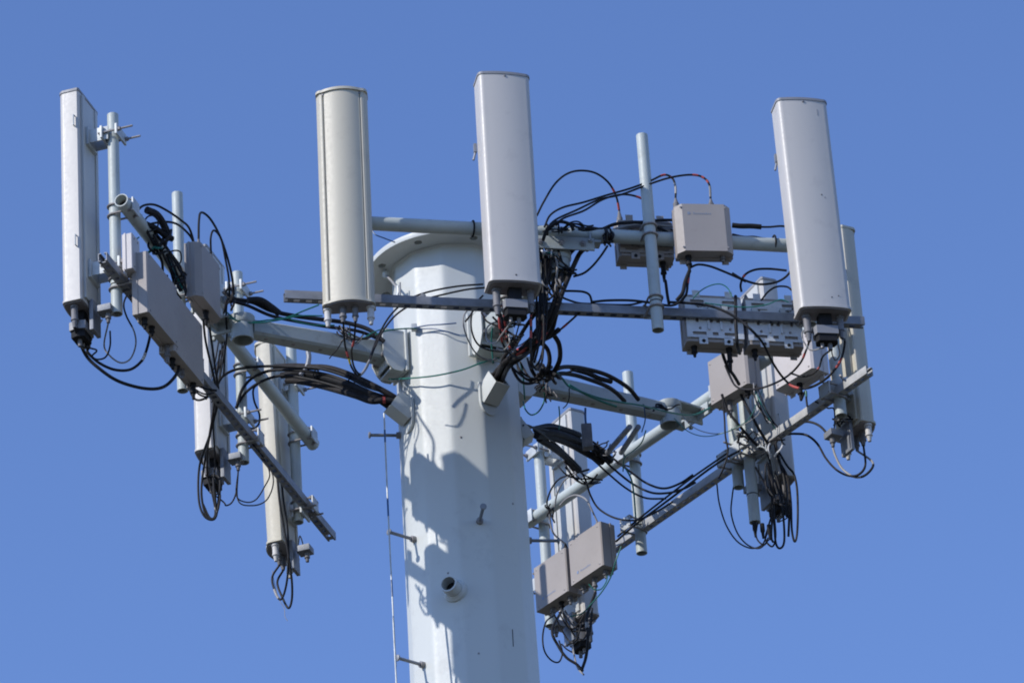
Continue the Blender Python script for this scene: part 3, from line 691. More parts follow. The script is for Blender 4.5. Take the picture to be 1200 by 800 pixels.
cable([j0, (122, 405, -1.36), (130, 418, -1.34), (142, 425, -1.32), (153, 420, -1.3), (159, 404, -1.28), (157, 388, -1.27), (148, 370, -1.26), (145, 356, -1.25), (150, 343, -1.2)], .0042, 'grey', bu, [(.7, 1, 'black')])
cable([m0, (113, 410, -1.4), (108, 417, -1.4), (114, 421, -1.38), (124, 418, -1.36), (129, 405, -1.34), (129, 388, -1.3)], .0045, 'black', bu)
cable([m1, (102, 407, -1.42), (108, 392, -1.4), (115, 378, -1.38), (120, 375, -1.36)], .004, 'grey', bu)
# --- top of the left frame
bu = bundle('black cables lashed along the top of the left sloping pipe', at_y(190, 300, -1.0))
cable([(160, 248, -1.42), (168, 241, -1.4), (181, 240, -1.36), (196, 247, -1.3), (212, 258, -1.2), (222, 268, -1.1), (228, 290, -1.0), (232, 330, -.95)], .006, 'black', bu)
cable([(178, 262, -1.4), (192, 260, -1.3), (206, 262, -1.25), (218, 271, -1.1), (226, 282, -1.05), (231, 300, -1.0)], .006, 'black', bu)
cable([(146, 232, -1.5), (158, 247, -1.45), (170, 262, -1.4), (186, 278, -1.3), (200, 297, -1.2), (211, 313, -1.1), (214, 330, -1.05)], .008, 'dgrey', bu)
cable([(165, 252, -1.46), (172, 270, -1.4), (182, 290, -1.33), (190, 308, -1.26), (190, 330, -1.2), (189, 350, -1.18)], .007, 'black', bu)
cable([(172, 246, -1.42), (184, 252, -1.36), (193, 266, -1.3), (199, 282, -1.26)], .019, 'dgrey', bu, name='splice_sleeve')
cable([(170, 262, -1.42), (183, 268, -1.36), (193, 276, -1.3), (202, 280, -1.26)], .015, 'dark', bu, name='splice_sleeve')
cable([(180, 275, -1.40), (192, 300, -1.3), (200, 318, -1.2), (206, 340, -1.1), (212, 350, -1.05)], .006, 'black', bu)
cable([(195, 290, -1.3), (208, 312, -1.2), (216, 328, -1.1), (218, 350, -1.05)], .0065, 'black', bu)
for i, (x, y) in enumerate(((176, 259), (188, 275), (203, 300))):
    cable([(x-9, y+6, -1.40+.07*i), (x-3, y-5, -1.42+.07*i), (x+8, y-5, -1.40+.07*i), (x+8, y+8, -1.38+.07*i), (x-4, y+12, -1.4+.07*i), (x-10, y+4, -1.4+.07*i)], .004, 'dark', bu, name='cable_tie')
one('thin green wire curling from the upper tan box up to the left pipe', [(160, 330, -1.38), (154, 312, -1.4), (150, 298, -1.42), (155, 284, -1.42), (163, 278, -1.4)], r=.0035, m='green')
a0, a1 = sorted((xp('B3', 1), xp('B3', 2)))
print('B3 tops', a0, a1)
bu = bundle('two black cables arching from the top of the box that stands on the left frame', at_y(262, 350, -.8))
cable([a0, (a0[0]+.5, 258, a0[2]), (236, 249, -.9), (246, 256, -.85), (257, 275, -.8), (266, 300, -.75), (272, 325, -.68), (274, 345, -.6)], .0062, 'black', bu)
cable([a1, (247, 278, -.86), (251, 270, -.84), (259, 280, -.8), (264, 303, -.75), (268, 325, -.7), (269, 345, -.62)], .0055, 'black', bu)
# --- cables dropping behind the left boxes to the second white antenna
b0, b1, m0, m1, j0 = [bp('P2', i) for i in range(5)]
print('P2 boots', b0, b1, m0, m1, j0)
bu = bundle('tall narrow loops of black cable hanging under the second white antenna on the left', BOOTS['P2']['bot']-Z*.4)
y0 = BOOTS['P2']['bot'].y-.12
cable([(238, 372, -.75), (241, 400, -.6), (250, 440, -.45), (254, 468, -.35), (248, 500, -.22), (240, 540, y0), (236, 575, y0), (240, 600, y0), (248, 608, y0), (253, 598, y0), (250, 560, y0), b0], .0062, 'black', bu, k=9)
cable([(245, 380, -.7), (252, 430, -.5), (256, 465, -.35), (247, 505, -.2), (234, 545, y0), (233, 585, y0), (240, 605, y0), (252, 607, y0), (256, 585, y0), (257, 560, y0), b1], .006, 'black', bu, k=9)
cable([(258, 410, -.45), (254, 440, -.4), (250, 480, -.3), (244, 520, -.2), (243, 556, y0), (249, 580, y0), (254, 600, y0), (258, 580, y0), m1], .0052, 'dgrey', bu, [(.7, .75, 'grey')])
cable([(265, 392, -.4), (260, 430, -.35), (252, 468, -.3), (250, 500, -.2), (252, 540, y0), (250, 570, y0), (252, 602, y0), (246, 606, y0), (238, 590, y0)], .0045, 'black', bu)
cable([m0, (262, 588, y0), (265, 592, y0), (272, 588, y0), (277, 575, y0), j0], .0042, 'black', bu)
bu = bundle('two thin leads swinging from the second white antenna foot to the slanting rail', at_y(295, 590, .0))
cable([j0, (277, 580, .0), (288, 588, .03), (300, 585, .06), (310, 570, .1), (316, 555, .12), (308, 535, .12), (294, 518, .1)], .0036, 'dgrey', bu)
cable([j0, (279, 586, .0), (296, 592, .03), (312, 586, .06), (320, 568, .1), (318, 552, .12), (306, 536, .12)], .0036, 'black', bu)
one('short black hook of cable dangling beside the left sloping pipe', [(318, 451, .3), (304, 450, .25), (297, 456, .22), (298, 470, .22), (304, 485, .22), (303, 497, .22), (295, 502, .2), (286, 496, .2)], r=.0055, m='black')
# --- the lower left beige antenna
b0, b1, b2, b3, j0 = [bp('P3', i) for i in range(5)]
print('P3 boots', b0, b1, b2, b3, j0)
y0 = BOOTS['P3']['bot'].y
bu = bundle('black cables running down the beige lower left antenna and looping at its foot', BOOTS['P3']['bot']-Z*.4)
cable([(325, 560, y0-.25), (328, 590, y0-.24), (333, 620, y0-.22), (338, 650, y0-.2), (342, 680, y0-.15), (342, 702, y0-.1), (338, 712, y0-.08), (331, 700, y0-.05), (325, 682, y0), b2], .0062, 'black', bu, k=9)
cable([(330, 565, y0-.24), (333, 592, y0-.22), (337, 620, y0-.2), (338, 650, y0-.2), (337, 675, y0-.15), (333, 695, y0-.1), (328, 702, y0-.08), (322, 692, y0-.03), (319, 676, y0), b3], .006, 'black', bu, [(.7, .8, 'grey')], k=9)
cable([(319, 668, y0), (322, 685, y0), (327, 702, y0), (333, 712, y0), (334, 722, y0), (337, 727, y0)], .0016, 'grey', bu)
cable([j0, (352, 628, y0+.02), (349, 640, y0), (342, 650, y0-.05)], .0036, 'grey', bu)
# --- left bundle to the pole
hp, hd, hw, hu = HOODS['B']
hb = pp(hp); print('hood B', hb)
bu = bundle('thick sheaf of black cables sweeping from the left frame into the hood on the pole', hp)
def into(h, a, b_): q = h[0]-h[1]*.08+h[2]*a+h[3]*b_; return pp(q)
def lip(h, a, b_): q = h[0]+h[1]*.02+h[2]*a+h[3]*b_; return pp(q)
tr = [
 ([(254, 452, .0), (262, 440, .0), (280, 432, .0), (312, 429, -.02), (345, 430, -.06), (375, 432, -.12), (405, 438, -.18), (430, 447, -.24)], .0075, .02, .03),
 ([(278, 474, .05), (284, 456, .05), (297, 442, .04), (318, 434, .02), (348, 434, -.05), (380, 438, -.1), (408, 444, -.18), (432, 452, -.24)], .0080, -.02, .03),
 ([(276, 478, .08), (288, 460, .06), (306, 447, .04), (330, 440, .02), (356, 443, -.04), (385, 450, -.12), (412, 456, -.18), (434, 460, -.24)], .0075, .0, .0),
 ([(322, 430, .15), (345, 429, .08), (365, 430, -.02), (384, 431, -.1), (405, 434, -.16), (432, 443, -.24)], .012, .02, .02),
 ([(330, 440, .1), (350, 437, .04), (372, 440, -.04), (396, 447, -.14), (415, 450, -.2), (434, 455, -.24)], .013, -.02, .0),
 ([(336, 446, .1), (352, 447, .04), (376, 452, -.04), (398, 458, -.14), (418, 461, -.2), (436, 464, -.24)], .012, .02, -.02),
 ([(340, 442, .1), (358, 440, .04), (378, 445, -.04), (400, 452, -.14), (420, 456, -.2), (436, 458, -.24)], .011, -.02, -.03),
]
for pts, r_, a_, c_ in tr:
    cable([(x, y+(6 if x > 425 else 3 if x > 400 else 0), d) for x, y, d in pts]+[lip(HOODS['B'], a_, c_*.8), into(HOODS['B'], a_, c_*.8)], r_*(1.0 if r_ < .01 else 1.35), 'black' if r_ < .01 else ('dark' if r_ > .0121 else 'dgrey'), bu, [(.80, .82, 'red')] if r_ == .012 and pts[0][1] > 440 else ())
for x, yy, d_ in ((371, 441, -.03), (412, 448, -.17)):
    c_ = at_y(x, yy, d_); dd_ = Vector((1, -.35, -.25)).normalized(); x1 = dd_.orthogonal().normalized(); y1 = dd_.cross(x1)
    b = MB(); b.tube([c_+x1*.036*math.cos(a)+y1*.036*math.sin(a) for a in [2*math.pi*i/20 for i in range(21)]], .004, 6); build('cable_tie', b, M['dark'], bu)
# hanger strap that carries the sheaf
one('flat dark strap hanging from the left arm to hold the cable sheaf', [(361, 412, .0), (362, 420, .0), (359, 432, .0), (352, 440, .0)], cat='strap', r=.014, m='galv')
# --- along the left arm
bu = bundle('black cables and green wires lying on top of the left arm', TIPS['B'][0]+Z*.05)
cable([(262, 342, -.55), (274, 350, -.5), (296, 354, -.45), (318, 364, -.42), (345, 370, -.38), (375, 374, -.34), (405, 378, -.3), (432, 386, -.3), (450, 400, -.3)], .0115, 'black', bu)
cable([(268, 352, -.55), (290, 358, -.5), (318, 370, -.45), (350, 377, -.42), (385, 383, -.38), (420, 388, -.34), (446, 398, -.3)], .009, 'black', bu)
cable([(290, 352, -.5), (305, 352, -.48), (318, 360, -.44), (328, 368, -.42)], .018, 'dgrey', bu, name='splice_sleeve')
cable([(266, 366, -.62), (276, 374, -.6), (292, 377, -.58), (314, 375, -.55), (336, 372, -.52), (356, 364, -.5), (374, 357, -.5)], .0042, 'green', bu)
cable([(268, 372, -.62), (284, 377, -.6), (306, 378, -.58), (332, 374, -.55), (352, 370, -.52), (378, 370, -.5)], .0036, 'green', bu)
cable([(338, 373, -.5), (352, 378, -.48), (370, 381, -.45), (392, 381, -.42)], .0036, 'green', bu)
cable([(266, 352, -.6), (265, 372, -.58), (266, 392, -.5), (264, 410, -.4), (262, 440, -.3)], .005, 'black', bu)
rnd = random.Random(11)
def tangle(cx, cy, yd, w_, h_, n, mt, label, r_=.0045):
    bu = thing('rope_lashing', label, 'lashing', at_y(cx, cy, yd), 'rope lashings round the cables')
    for i in range(n):
        a = rnd.uniform(-.9, .9)+(math.pi/2 if rnd.random() < .6 else 0); L_ = rnd.uniform(.35, .8)
        ccx, ccy = cx+rnd.uniform(-.42, .42)*w_, cy+rnd.uniform(-.35, .35)*h_; bx_, by_ = math.cos(a)*w_*.5*L_, math.sin(a)*h_*.6*L_
        sg = rnd.choice((-1, 1))*rnd.uniform(.1, .35)
        p = [(ccx-bx_, ccy-by_, yd+rnd.uniform(.0, .05)), (ccx-bx_*.6-by_*sg, ccy-by_*.6+bx_*sg, yd-.03), (ccx-by_*sg, ccy+bx_*sg, yd-rnd.uniform(.03, .06)), (ccx+bx_*.6, ccy+by_*.6, yd-.03), (ccx+bx_, ccy+by_, yd+rnd.uniform(0, .05))]
        cable(p, r_*rnd.uniform(.7, 1.35), mt[i % len(mt)], bu, k=4, name='cord')
    return bu
tangle(406, 392, -.42, 22, 12, 9, ('dgrey', 'boot', 'grey'), 'frayed grey lashing on the left arm below the beige antenna')
cable_ = one('loose dark cord hanging off the frayed lashing on the left arm', [(402, 398, -.45), (396, 408, -.46), (389, 416, -.46), (386, 420, -.46)], r=.003, m='dgrey')
# --- beige antenna next to the pole top
b0, b1, b2, b3 = [bp('P4', i) for i in range(4)]
print('P4 boots', b0, b1, b2, b3)
bu = bundle('pair of thin cables looping from the beige antenna across the pole top', at_y(425, 435, -1.0))
cable([b2, (404, 402, -1.45), (408, 418, -1.4), (413, 432, -1.35), (421, 440, -1.3), (430, 430, -1.2), (436, 412, -1.1), (444, 392, -1.0), (457, 370, -.95), (474, 354, -.92), (492, 345, -.9), (515, 339, -.88), (540, 335, -.85), (566, 333, -.8)], .005, 'black', bu, [(.12, .155, 'red'), (.17, .20, 'yellow')], k=9)
cable([b3, (415, 398, -1.45), (412, 412, -1.4), (415, 430, -1.35), (423, 438, -1.3), (432, 424, -1.2), (440, 405, -1.1), (450, 386, -1.0), (464, 369, -.95), (482, 357, -.92), (500, 350, -.9), (524, 344, -.88), (548, 339, -.85), (568, 337, -.8)], .005, 'dgrey', bu, [(.08, .12, 'red'), (.3, .4, 'grey')], k=9)
c_ = at_y(494, 350, -.93); b = MB(); b.box(c_, Vector((.85, 0, -.5)).normalized(), Vector((0, 1, 0)), Vector((.5, 0, .85)).normalized(), .025, .03, .05, .004); build('cable_clamp', b, M['galv'], bu)
c_ = at_y(496, 353, -.95); b = MB(); b.box(c_, Vector((.85, 0, -.5)).normalized(), Vector((0, 1, 0)), Vector((.5, 0, .85)).normalized(), .035, .02, .02, .004); build('cable_clamp', b, M['boot'], bu)
one('short blue-green wire end poking from the upper pipe beside the beige antenna', [(436, 270, -1.35), (440, 275, -1.36), (450, 279, -1.37), (463, 284, -1.38)], r=.003, m='bluewire')
bu = bundle('green ground wires crossing the lit face of the pole', at_y(520, 440, -.5))
cable([(456, 444, -.30)]+[on_pole(x, y, o) for x, y, o in ((470, 447, .05), (490, 446, .05), (515, 445, .05), (540, 439, .05), (562, 431, .05), (582, 423, .06))], .0042, 'green', bu)
cable([(440, 392, -.55), (455, 387, -.53), (475, 385, -.5), (488, 385, -.47)], .004, 'green', bu)
cable([on_pole(x, y, .03) for x, y in ((488, 387), (505, 384), (522, 383), (534, 382))], .0036, 'bluewire', bu)
cable([on_pole(x, y, .02) for x, y in ((488, 388), (508, 387), (524, 390), (538, 395))], .0030, 'bluewire', bu)
cable([(408, 391, -.6), (424, 396, -.6), (438, 389, -.58), (452, 384, -.55)], .0034, 'green', bu)
b = MB(); c_ = surf(489, 385)[0]+surf(489, 385)[1]*.02; b.box(c_, Vector((1, 0, 0)), Vector((0, 1, 0)), Z, .03, .03, .035, .004); build('ground_lug', b, M['galvl'], bu)
# rope with shackle hanging on the pole's left edge
bu = thing('shackle_chain', 'short pale chain with a shackle hanging at the left edge of the pole', 'chain', at_y(476, 470, -.5))
for i in range(6):
    r_ = surf(478+(i % 2)*1.2, 452+i*5.2); c_ = r_[0]+r_[1]*.025; ax = Vector((1, 0, 0)) if i % 2 else Vector((.3, 1, 0)).normalized()
    b = MB(); b.tube([c_+ax*.009*math.cos(a)+Z*.017*math.sin(a) for a in [2*math.pi*j/14 for j in range(15)]], .0032, 6); build('link', b, M['galvl'], bu)
c_ = pole_pt(219, .32); bu = thing('lifting_eye', 'white knob and hook fixed under the flange left of the pole top', 'hook', c_)
k0 = at_z(452, 322, FZ-.03); h0 = surf(476, 342); h0 = h0[0]+h0[1]*.05
b = MB(); b.tube([k0, (k0+h0)/2+Z*.004, h0], .0065, 8); build('rod', b, M['grey'], bu)
b = MB(); b.lathe(k0-Z*.02, Z*.045, [(0, .008), (.3, .018), (.7, .018), (1, .008)], 16); build('knob', b, M['pole'], bu)
b = MB(); b.tube([h0+Z*.02, h0-Z*.02, h0-Z*.05+az(219)*.01], .011, 8); build('hook_body', b, M['galvl'], bu)
b = MB(); b.tube([h0+Z*.03+az(300)*.02, h0+az(300)*.02, h0-Z*.05+az(300)*.015], .005, 8); build('pin', b, M['galv'], bu)
# --- middle white antenna and the trunk behind it
b0, b1, m0, m1 = [bp('P5', i) for i in range(4)]
print('P5 boots', b0, b1, m0, m1)
bu = bundle('red-taped cables dropping from the middle white antenna into the cable trunk', BOOTS['P5']['bot']-Z*.3)
RB = [(.12, .2, 'red'), (.26, .34, 'red'), (.40, .48, 'red')]
cable([b0, (584, 365, -1.35), (586, 385, -1.3), (589, 402, -1.2), (597, 414, -1.1), (608, 419, -1.0), (620, 412, -.9)], .0055, 'black', bu, RB)
cable([(588, 352, -1.32), (590, 366, -1.32), (593, 384, -1.25), (598, 402, -1.1), (606, 412, -1.0)], .005, 'black', bu, RB)
cable([b1, (622, 372, -1.35), (622, 392, -1.32), (622, 410, -1.3), (623, 424, -1.25), (629, 433, -1.2), (635, 424, -1.15), (637, 400, -1.15), (637, 370, -1.15), (636, 330, -1.12), (635, 296, -1.1), (638, 274, -1.1)], .0055, 'black', bu, [(.05, .09, 'red'), (.11, .15, 'red'), (.17, .21, 'red')], k=9)
cable([(641, 276, -1.1), (641, 310, -1.1), (641, 345, -1.1), (640, 380, -1.1), (637, 405, -1.1), (631, 425, -1.1), (622, 431, -1.05), (618, 420, -1.0)], .0055, 'black', bu)
cable([(633, 282, -1.05), (632, 320, -1.05), (634, 350, -1.05), (634, 385, -1.05), (630, 410, -1.05), (626, 425, -1.0)], .006, 'black', bu)
cable([m0, (604, 395, -1.3), (600, 402, -1.25), (596, 395, -1.2), (594, 380, -1.2)], .0036, 'black', bu)
cable([m1, (588, 392, -1.3), (580, 402, -1.2), (571, 398, -1.1), (570, 386, -1.1), (576, 379, -1.1), (586, 376, -1.1)], .0042, 'grey', bu)
cable([(596, 392, -1.3), (597, 402, -1.3), (590, 410, -1.2), (582, 408, -1.15)], .0042, 'grey', bu)
bu = bundle('thin grey and black loops hanging left of the middle antenna foot', at_y(552, 390, -.95))
cable([(568, 352, -.95), (556, 358, -.95), (545, 367, -.95), (543, 380, -.95), (548, 397, -.92), (558, 414, -.85), (572, 422, -.75), (582, 420, -.7)], .0038, 'grey', bu)
cable([(566, 346, -.9), (556, 358, -.9), (552, 375, -.9), (554, 392, -.9), (562, 405, -.85), (578, 411, -.8), (600, 412, -.8)], .0048, 'black', bu)
cable([(561, 352, -.9), (552, 368, -.9), (545, 377, -.88)], .005, 'dgrey', bu)
cable([(577, 384, -.8), (576, 400, -.75), (577, 415, -.72), (578, 426, -.7)], .0042, 'green', bu)
cable([(564, 366, -.8), (570, 376, -.8), (578, 380, -.8), (588, 384, -.8)], .0045, 'dgrey', bu)
HA = HOODS['A']; print('hood A', pp(HA[0]))
bu = bundle('trunk of fat cables rising from the front hood along the near arm', HA[0])
tk = [
 ([(596, 420, -.72), (612, 408, -.85), (630, 392, -1.0), (645, 366, -1.08), (654, 338, -1.1), (661, 312, -1.05), (670, 294, -1.0), (688, 282, -.98), (712, 277, -.97)], .0125, .018, .03, 'dgrey'),
 ([(592, 424, -.70), (606, 414, -.80), (622, 403, -.9), (638, 390, -1.0), (650, 368, -1.08), (660, 340, -1.1), (672, 312, -1.05), (682, 294, -.99), (700, 284, -.96), (730, 281, -.94)], .0125, -.018, .03, 'dgrey'),
 ([(598, 424, -.72), (613, 416, -.82), (632, 403, -.9), (646, 388, -.95), (651, 372, -1.0), (655, 355, -1.05), (648, 335, -1.05), (655, 318, -1.05), (664, 300, -1.0), (676, 287, -.98), (694, 279, -.97)], .011, .018, 0, 'dgrey'),
 ([(590, 426, -.68), (600, 418, -.75), (612, 411, -.82), (627, 402, -.88), (644, 394, -.9), (655, 386, -.95)], .0135, -.018, 0, 'dgrey'),
 ([(596, 430, -.68), (608, 421, -.75), (622, 410, -.82), (634, 400, -.86), (640, 386, -.9), (648, 372, -.92)], .0115, 0, -.03, 'black'),
 ([(590, 420, -.70), (601, 405, -.8), (609, 394, -.9), (618, 380, -1.0), (628, 366, -1.05), (636, 352, -1.1), (640, 330, -1.1), (646, 300, -1.1)], .010, .0, .02, 'dgrey'),
]
for pts, r_, a_, c_, mm in tk:
    cable([into(HA, a_, c_), lip(HA, a_, c_)]+pts, r_, mm, bu, [(.28, .33, 'red'), (.40, .47, 'red')] if pts[0][0] in (596, 592) and r_ > .012 else ())
cable([(652, 389, -.95), (658, 385, -.96), (665, 379, -.98), (675, 370, -1.0), (684, 360, -1.02)], .0055, 'black', bu, [(.35, .5, 'red')])
cable([(660, 341, -1.0), (672, 341, -1.0), (684, 342, -.98), (691, 346, -.97), (694, 356, -.96)], .006, 'black', bu)
cable([(656, 347, -1.0), (665, 351, -1.0), (678, 355, -1.0), (692, 356, -1.0), (715, 357, -1.0), (738, 357, -.98), (752, 354, -.95)], .0055, 'black', bu)
cable([(712, 288, -1.1), (704, 300, -1.1), (694, 312, -1.1), (684, 320, -1.08), (672, 324, -1.06)], .006, 'black', bu)
cable([(645, 300, -1.1), (646, 315, -1.1), (644, 332, -1.08), (650, 342, -1.05)], .006, 'black', bu); cable([(650, 298, -1.1), (653, 312, -1.1), (652, 328, -1.08)], .0055, 'grey', bu)
tangle(648, 338, -1.08, 22, 26, 12, ('dgrey', 'boot', 'black', 'dgrey', 'grey'), 'knot of dark cord round the cables below the arm tip behind the middle antenna')
tangle(600, 372, -1.1, 26, 22, 9, ('dgrey', 'black', 'boot', 'black'), 'tangle of dark leads under the middle antenna foot')
tangle(644, 297, -1.15, 20, 8, 6, ('white', 'boot', 'green', 'dgrey'), 'pale ties clustered where the near arm meets the upper pipe')
bu = bundle('fat black cables curving down to the start of the right arm', at_y(645, 435, -.5))
cable([(633, 400, -.7), (642, 410, -.66), (644, 425, -.62), (638, 438, -.55), (628, 446, -.5)], .0115, 'dgrey', bu)
cable([(648, 391, -.75), (655, 403, -.7), (656, 420, -.64), (650, 434, -.56), (640, 446, -.5)], .0125, 'dgrey', bu)
cable([(630, 395, -.7), (625, 415, -.62), (622, 430, -.55), (630, 445, -.5)], .010, 'black', bu)
tangle(640, 436, -.55, 26, 20, 12, ('black', 'dark', 'dgrey', 'black'), 'black cluster of cable bends at the root of the right arm', .008)
tangle(642, 458, -.35, 22, 22, 10, ('dgrey', 'boot', 'dgrey'), 'brown rope lashing wrapped round the root of the right arm')
# --- arcs above the upper pipe
ta = xp('A2', 1); tb = xp('A2', 2); tc = xp('A1', 2); td = xp('A1', 3); print('tops', ta, tb, tc, td)
bu = bundle('black cables with red tape arching over the upper pipe to the boxes', at_y(720, 260, -1.0))
cable([(629, 253, -1.15), (637, 237, -1.13), (650, 216, -1.1), (664, 204, -1.08), (680, 200, -1.05), (698, 203, -1.0), (713, 214, -.96), (722, 230, -.92), (ta[0], 246, ta[2]), ta], .0055, 'black', bu, [(.72, .76, 'red'), (.84, .9, 'red')])
cable([(638, 266, -1.15), (645, 252, -1.14), (660, 243, -1.12), (684, 237, -1.1), (710, 229, -1.08), (738, 221, -1.06), (762, 212, -1.05), (778, 205, -1.03), (788, 209, -1.02), (tc[0], 220, tc[2]), tc], .0055, 'black', bu, [(.68, .72, 'red'), (.86, .97, 'grey'), (.78, .81, 'red')])
cable([(640, 268, -1.15), (652, 257, -1.14), (676, 246, -1.12), (702, 234, -1.1), (728, 228, -1.08), (755, 218, -1.06), (782, 209, -1.05), (806, 205, -1.03), (822, 207, -1.02), (831, 216, -1.02), td], .0055, 'black', bu, [(.74, .78, 'red'), (.80, .83, 'red'), (.86, .89, 'red'), (.92, .99, 'grey')])
cable([(642, 270, -1.12), (660, 256, -1.1), (684, 247, -1.05), (706, 234, -1.0), (728, 228, -.97), (748, 231, -.94), (762, 240, -.92), tb], .0055, 'black', bu, [(.70, .76, 'red')])
cable([(636, 282, -1.18), (642, 268, -1.2), (655, 260, -1.2), (668, 263, -1.2), (672, 270, -1.18)], .009, 'black', bu)
bu = bundle('short black and grey cables running along the upper pipe behind the bare upright', at_y(745, 262, -.95))
cable([(700, 276, -1.0), (712, 266, -1.0), (732, 261, -.98), (756, 260, -.96), (775, 258, -.94), (792, 258, -.92)], .0075, 'black', bu)
cable([(702, 280, -1.0), (716, 270, -1.0), (738, 264, -.98), (760, 263, -.96), (790, 266, -.92)], .006, 'grey', bu)
cable([(706, 268, -1.0), (722, 262, -1.0), (744, 261, -.98), (765, 264, -.96), (782, 272, -.92)], .007, 'dgrey', bu)
cable([(768, 264, -.9), (782, 269, -.9), (796, 272, -.9)], .009, 'black', bu)
bu = bundle('black splices and cable running right along the upper pipe behind the tan box', at_y(890, 268, -.8))
cable([(858, 264, -.85), (868, 265, -.85), (880, 265, -.84), (892, 266, -.83)], [.008, .011, .015, .017, .017, .016, .015, .015, .014, .014, .013, .012, .011, .010, .009, .008, .007, .006, .006, .006, .006, .006][:22] if False else .0135, 'dark', bu, name='splice_sleeve')
cable([(890, 266, -.83), (902, 266, -.82), (916, 265, -.82), (930, 267, -.8)], .0055, 'black', bu)
cable([(858, 275, -.82), (872, 278, -.8), (884, 278, -.8), (898, 281, -.79)], .0075, 'dark', bu)
for i, (x, y) in enumerate(((708, 276), (714, 277), (572, 272), (554, 268), (907, 285), (640, 272), (653, 271))):
    pz_ = at_face('A', x, y, 0); b = MB(); b.tube([pz_+FACE['A']['n']*.040*math.cos(a)+Z*.040*math.sin(a) for a in [2*math.pi*j/20 for j in range(21)]], .005, 6)
    o = build('pipe_strap', b, M['dark']); tag(o, ['black strap round the upper pipe nearest the box behind the bare upright', 'black strap round the upper pipe doubled next to another strap', 'black strap round the upper pipe over the top flange, right one', 'black strap round the upper pipe over the top flange, left one', 'black strap round the upper pipe close to the right antenna', 'black strap round the upper pipe touching the middle antenna edge', 'black strap round the upper pipe just right of the middle antenna'][i], 'strap', 'straps round the upper pipe')
# --- rail boxes
xb, xc = xp('A1', 0), xp('A2', 0); x3 = xp('A3', 0); x4 = xp('A4', 0); print('rail', xb, xc, x3, x4)
bu = bundle('black cables hanging from the tan box to the lower rail and the plated boxes', at_y(840, 330, -.95))
cable([xb, (806, 332, -1.02), (804, 345, -1.02), (796, 354, -1.02), (785, 358, -1.02), (765, 355, -1.02), (740, 352, -1.0), (712, 352, -1.0), (692, 354, -1.0)], .0065, 'black', bu, [(.08, .14, 'red')])
cable([xb, (803, 330, -1.03), (800, 343, -1.03), (793, 352, -1.02)], .010, 'dark', bu)
cable([(808, 314, -1.0), (818, 310, -1.0), (832, 312, -1.0), (848, 318, -.98), (864, 325, -.95), (874, 330, -.93)], .006, 'black', bu)
cable([(869, 342, -.85), (868, 333, -.87), (873, 322, -.89), (885, 316, -.9), (902, 315, -.9), (922, 317, -.9)], .006, 'black', bu, [(.35, .42, 'red')])
cable([(858, 320, -.95), (872, 328, -.94), (890, 333, -.92), (908, 331, -.9), (920, 325, -.9), (928, 316, -.9)], .006, 'black', bu)
cable([(892, 352, -.85), (900, 342, -.86), (910, 336, -.88), (922, 336, -.88), (928, 340, -.88)], .005, 'dgrey', bu)
cable([xc, (780, 330, -.95), (782, 345, -.95), (784, 356, -.95)], .008, 'black', bu)
cable([(784, 354, -.97), (805, 355, -.98), (830, 358, -.98), (850, 365, -1.0), (868, 376, -1.0), (882, 388, -1.0), (894, 402, -.9), (903, 420, -.8), (912, 435, -.75), (921, 446, -.72), (930, 453, -.75), (944, 455, -.8), (960, 449, -.85), (975, 437, -.88), (986, 420, -.9), (990, 400, -.9), bp('P6', 1)], .0060, 'dgrey', bu, [(0, .35, 'black'), (.60, .66, 'red'), (.70, .8, 'dark'), (.84, .88, 'red')], k=8)
cable([(862, 347, -.9), (862, 370, -.98), (863, 390, -.98), (864, 404, -.95), (867, 414, -.8)], .0085, 'black', bu)
cable([(845, 405, -.6), (848, 418, -.55), (853, 430, -.5), (860, 440, -.4), (866, 450, -.3)], .009, 'black', bu)
bu = bundle('thin teal wires looping over the plated boxes on the lower rail', at_y(850, 345, -1.0))
cable([(812, 350, -.98), (822, 340, -.98), (834, 334, -.98), (845, 333, -.98), (853, 338, -.98), (858, 348, -.98)], .0030, 'green', bu)
cable([(826, 355, -1.0), (850, 358, -1.0), (875, 360, -1.0), (898, 357, -1.0), (914, 351, -1.0), (924, 354, -1.0)], .0030, 'green', bu)
# --- right white antenna
b0, b1, m0, m1 = [bp('P6', i) for i in range(4)]; print('P6 boots', b0, b1, m0, m1)
bu = bundle('grey and black cables looping under the right-hand white antenna', BOOTS['P6']['bot']-Z*.35)
cable([b0, (944, 412, -.85), (938, 425, -.8), (926, 438, -.7), (910, 448, -.5), (890, 455, -.2), (872, 456, .0), (862, 452, .1), (856, 442, .15), (850, 428, .15)], .0055, 'dgrey', bu, [(.04, .09, 'white'), (.14, .18, 'red'), (.85, 1, 'black')])
cable([m0, (964, 418, -.85), (960, 430, -.82), (952, 438, -.8), (940, 441, -.75), (926, 437, -.7)], .0050, 'black', bu, [(.4, .46, 'red')])
cable([m1, (950, 410, -.9), (942, 400, -.9), (940, 390, -.88), (946, 384, -.86)], .0036, 'grey', bu)
cable([(975, 402, -.85), (975, 414, -.85), (979, 422, -.85), (984, 415, -.85), (982, 404, -.85)], .0034, 'black', bu)
x_ = xp('C2', 0)
cable([x_, (944, 458, -.05), (945, 468, -.05), (946, 476, -.05)], .0055, 'black', bu, [(.4, .6, 'green')])
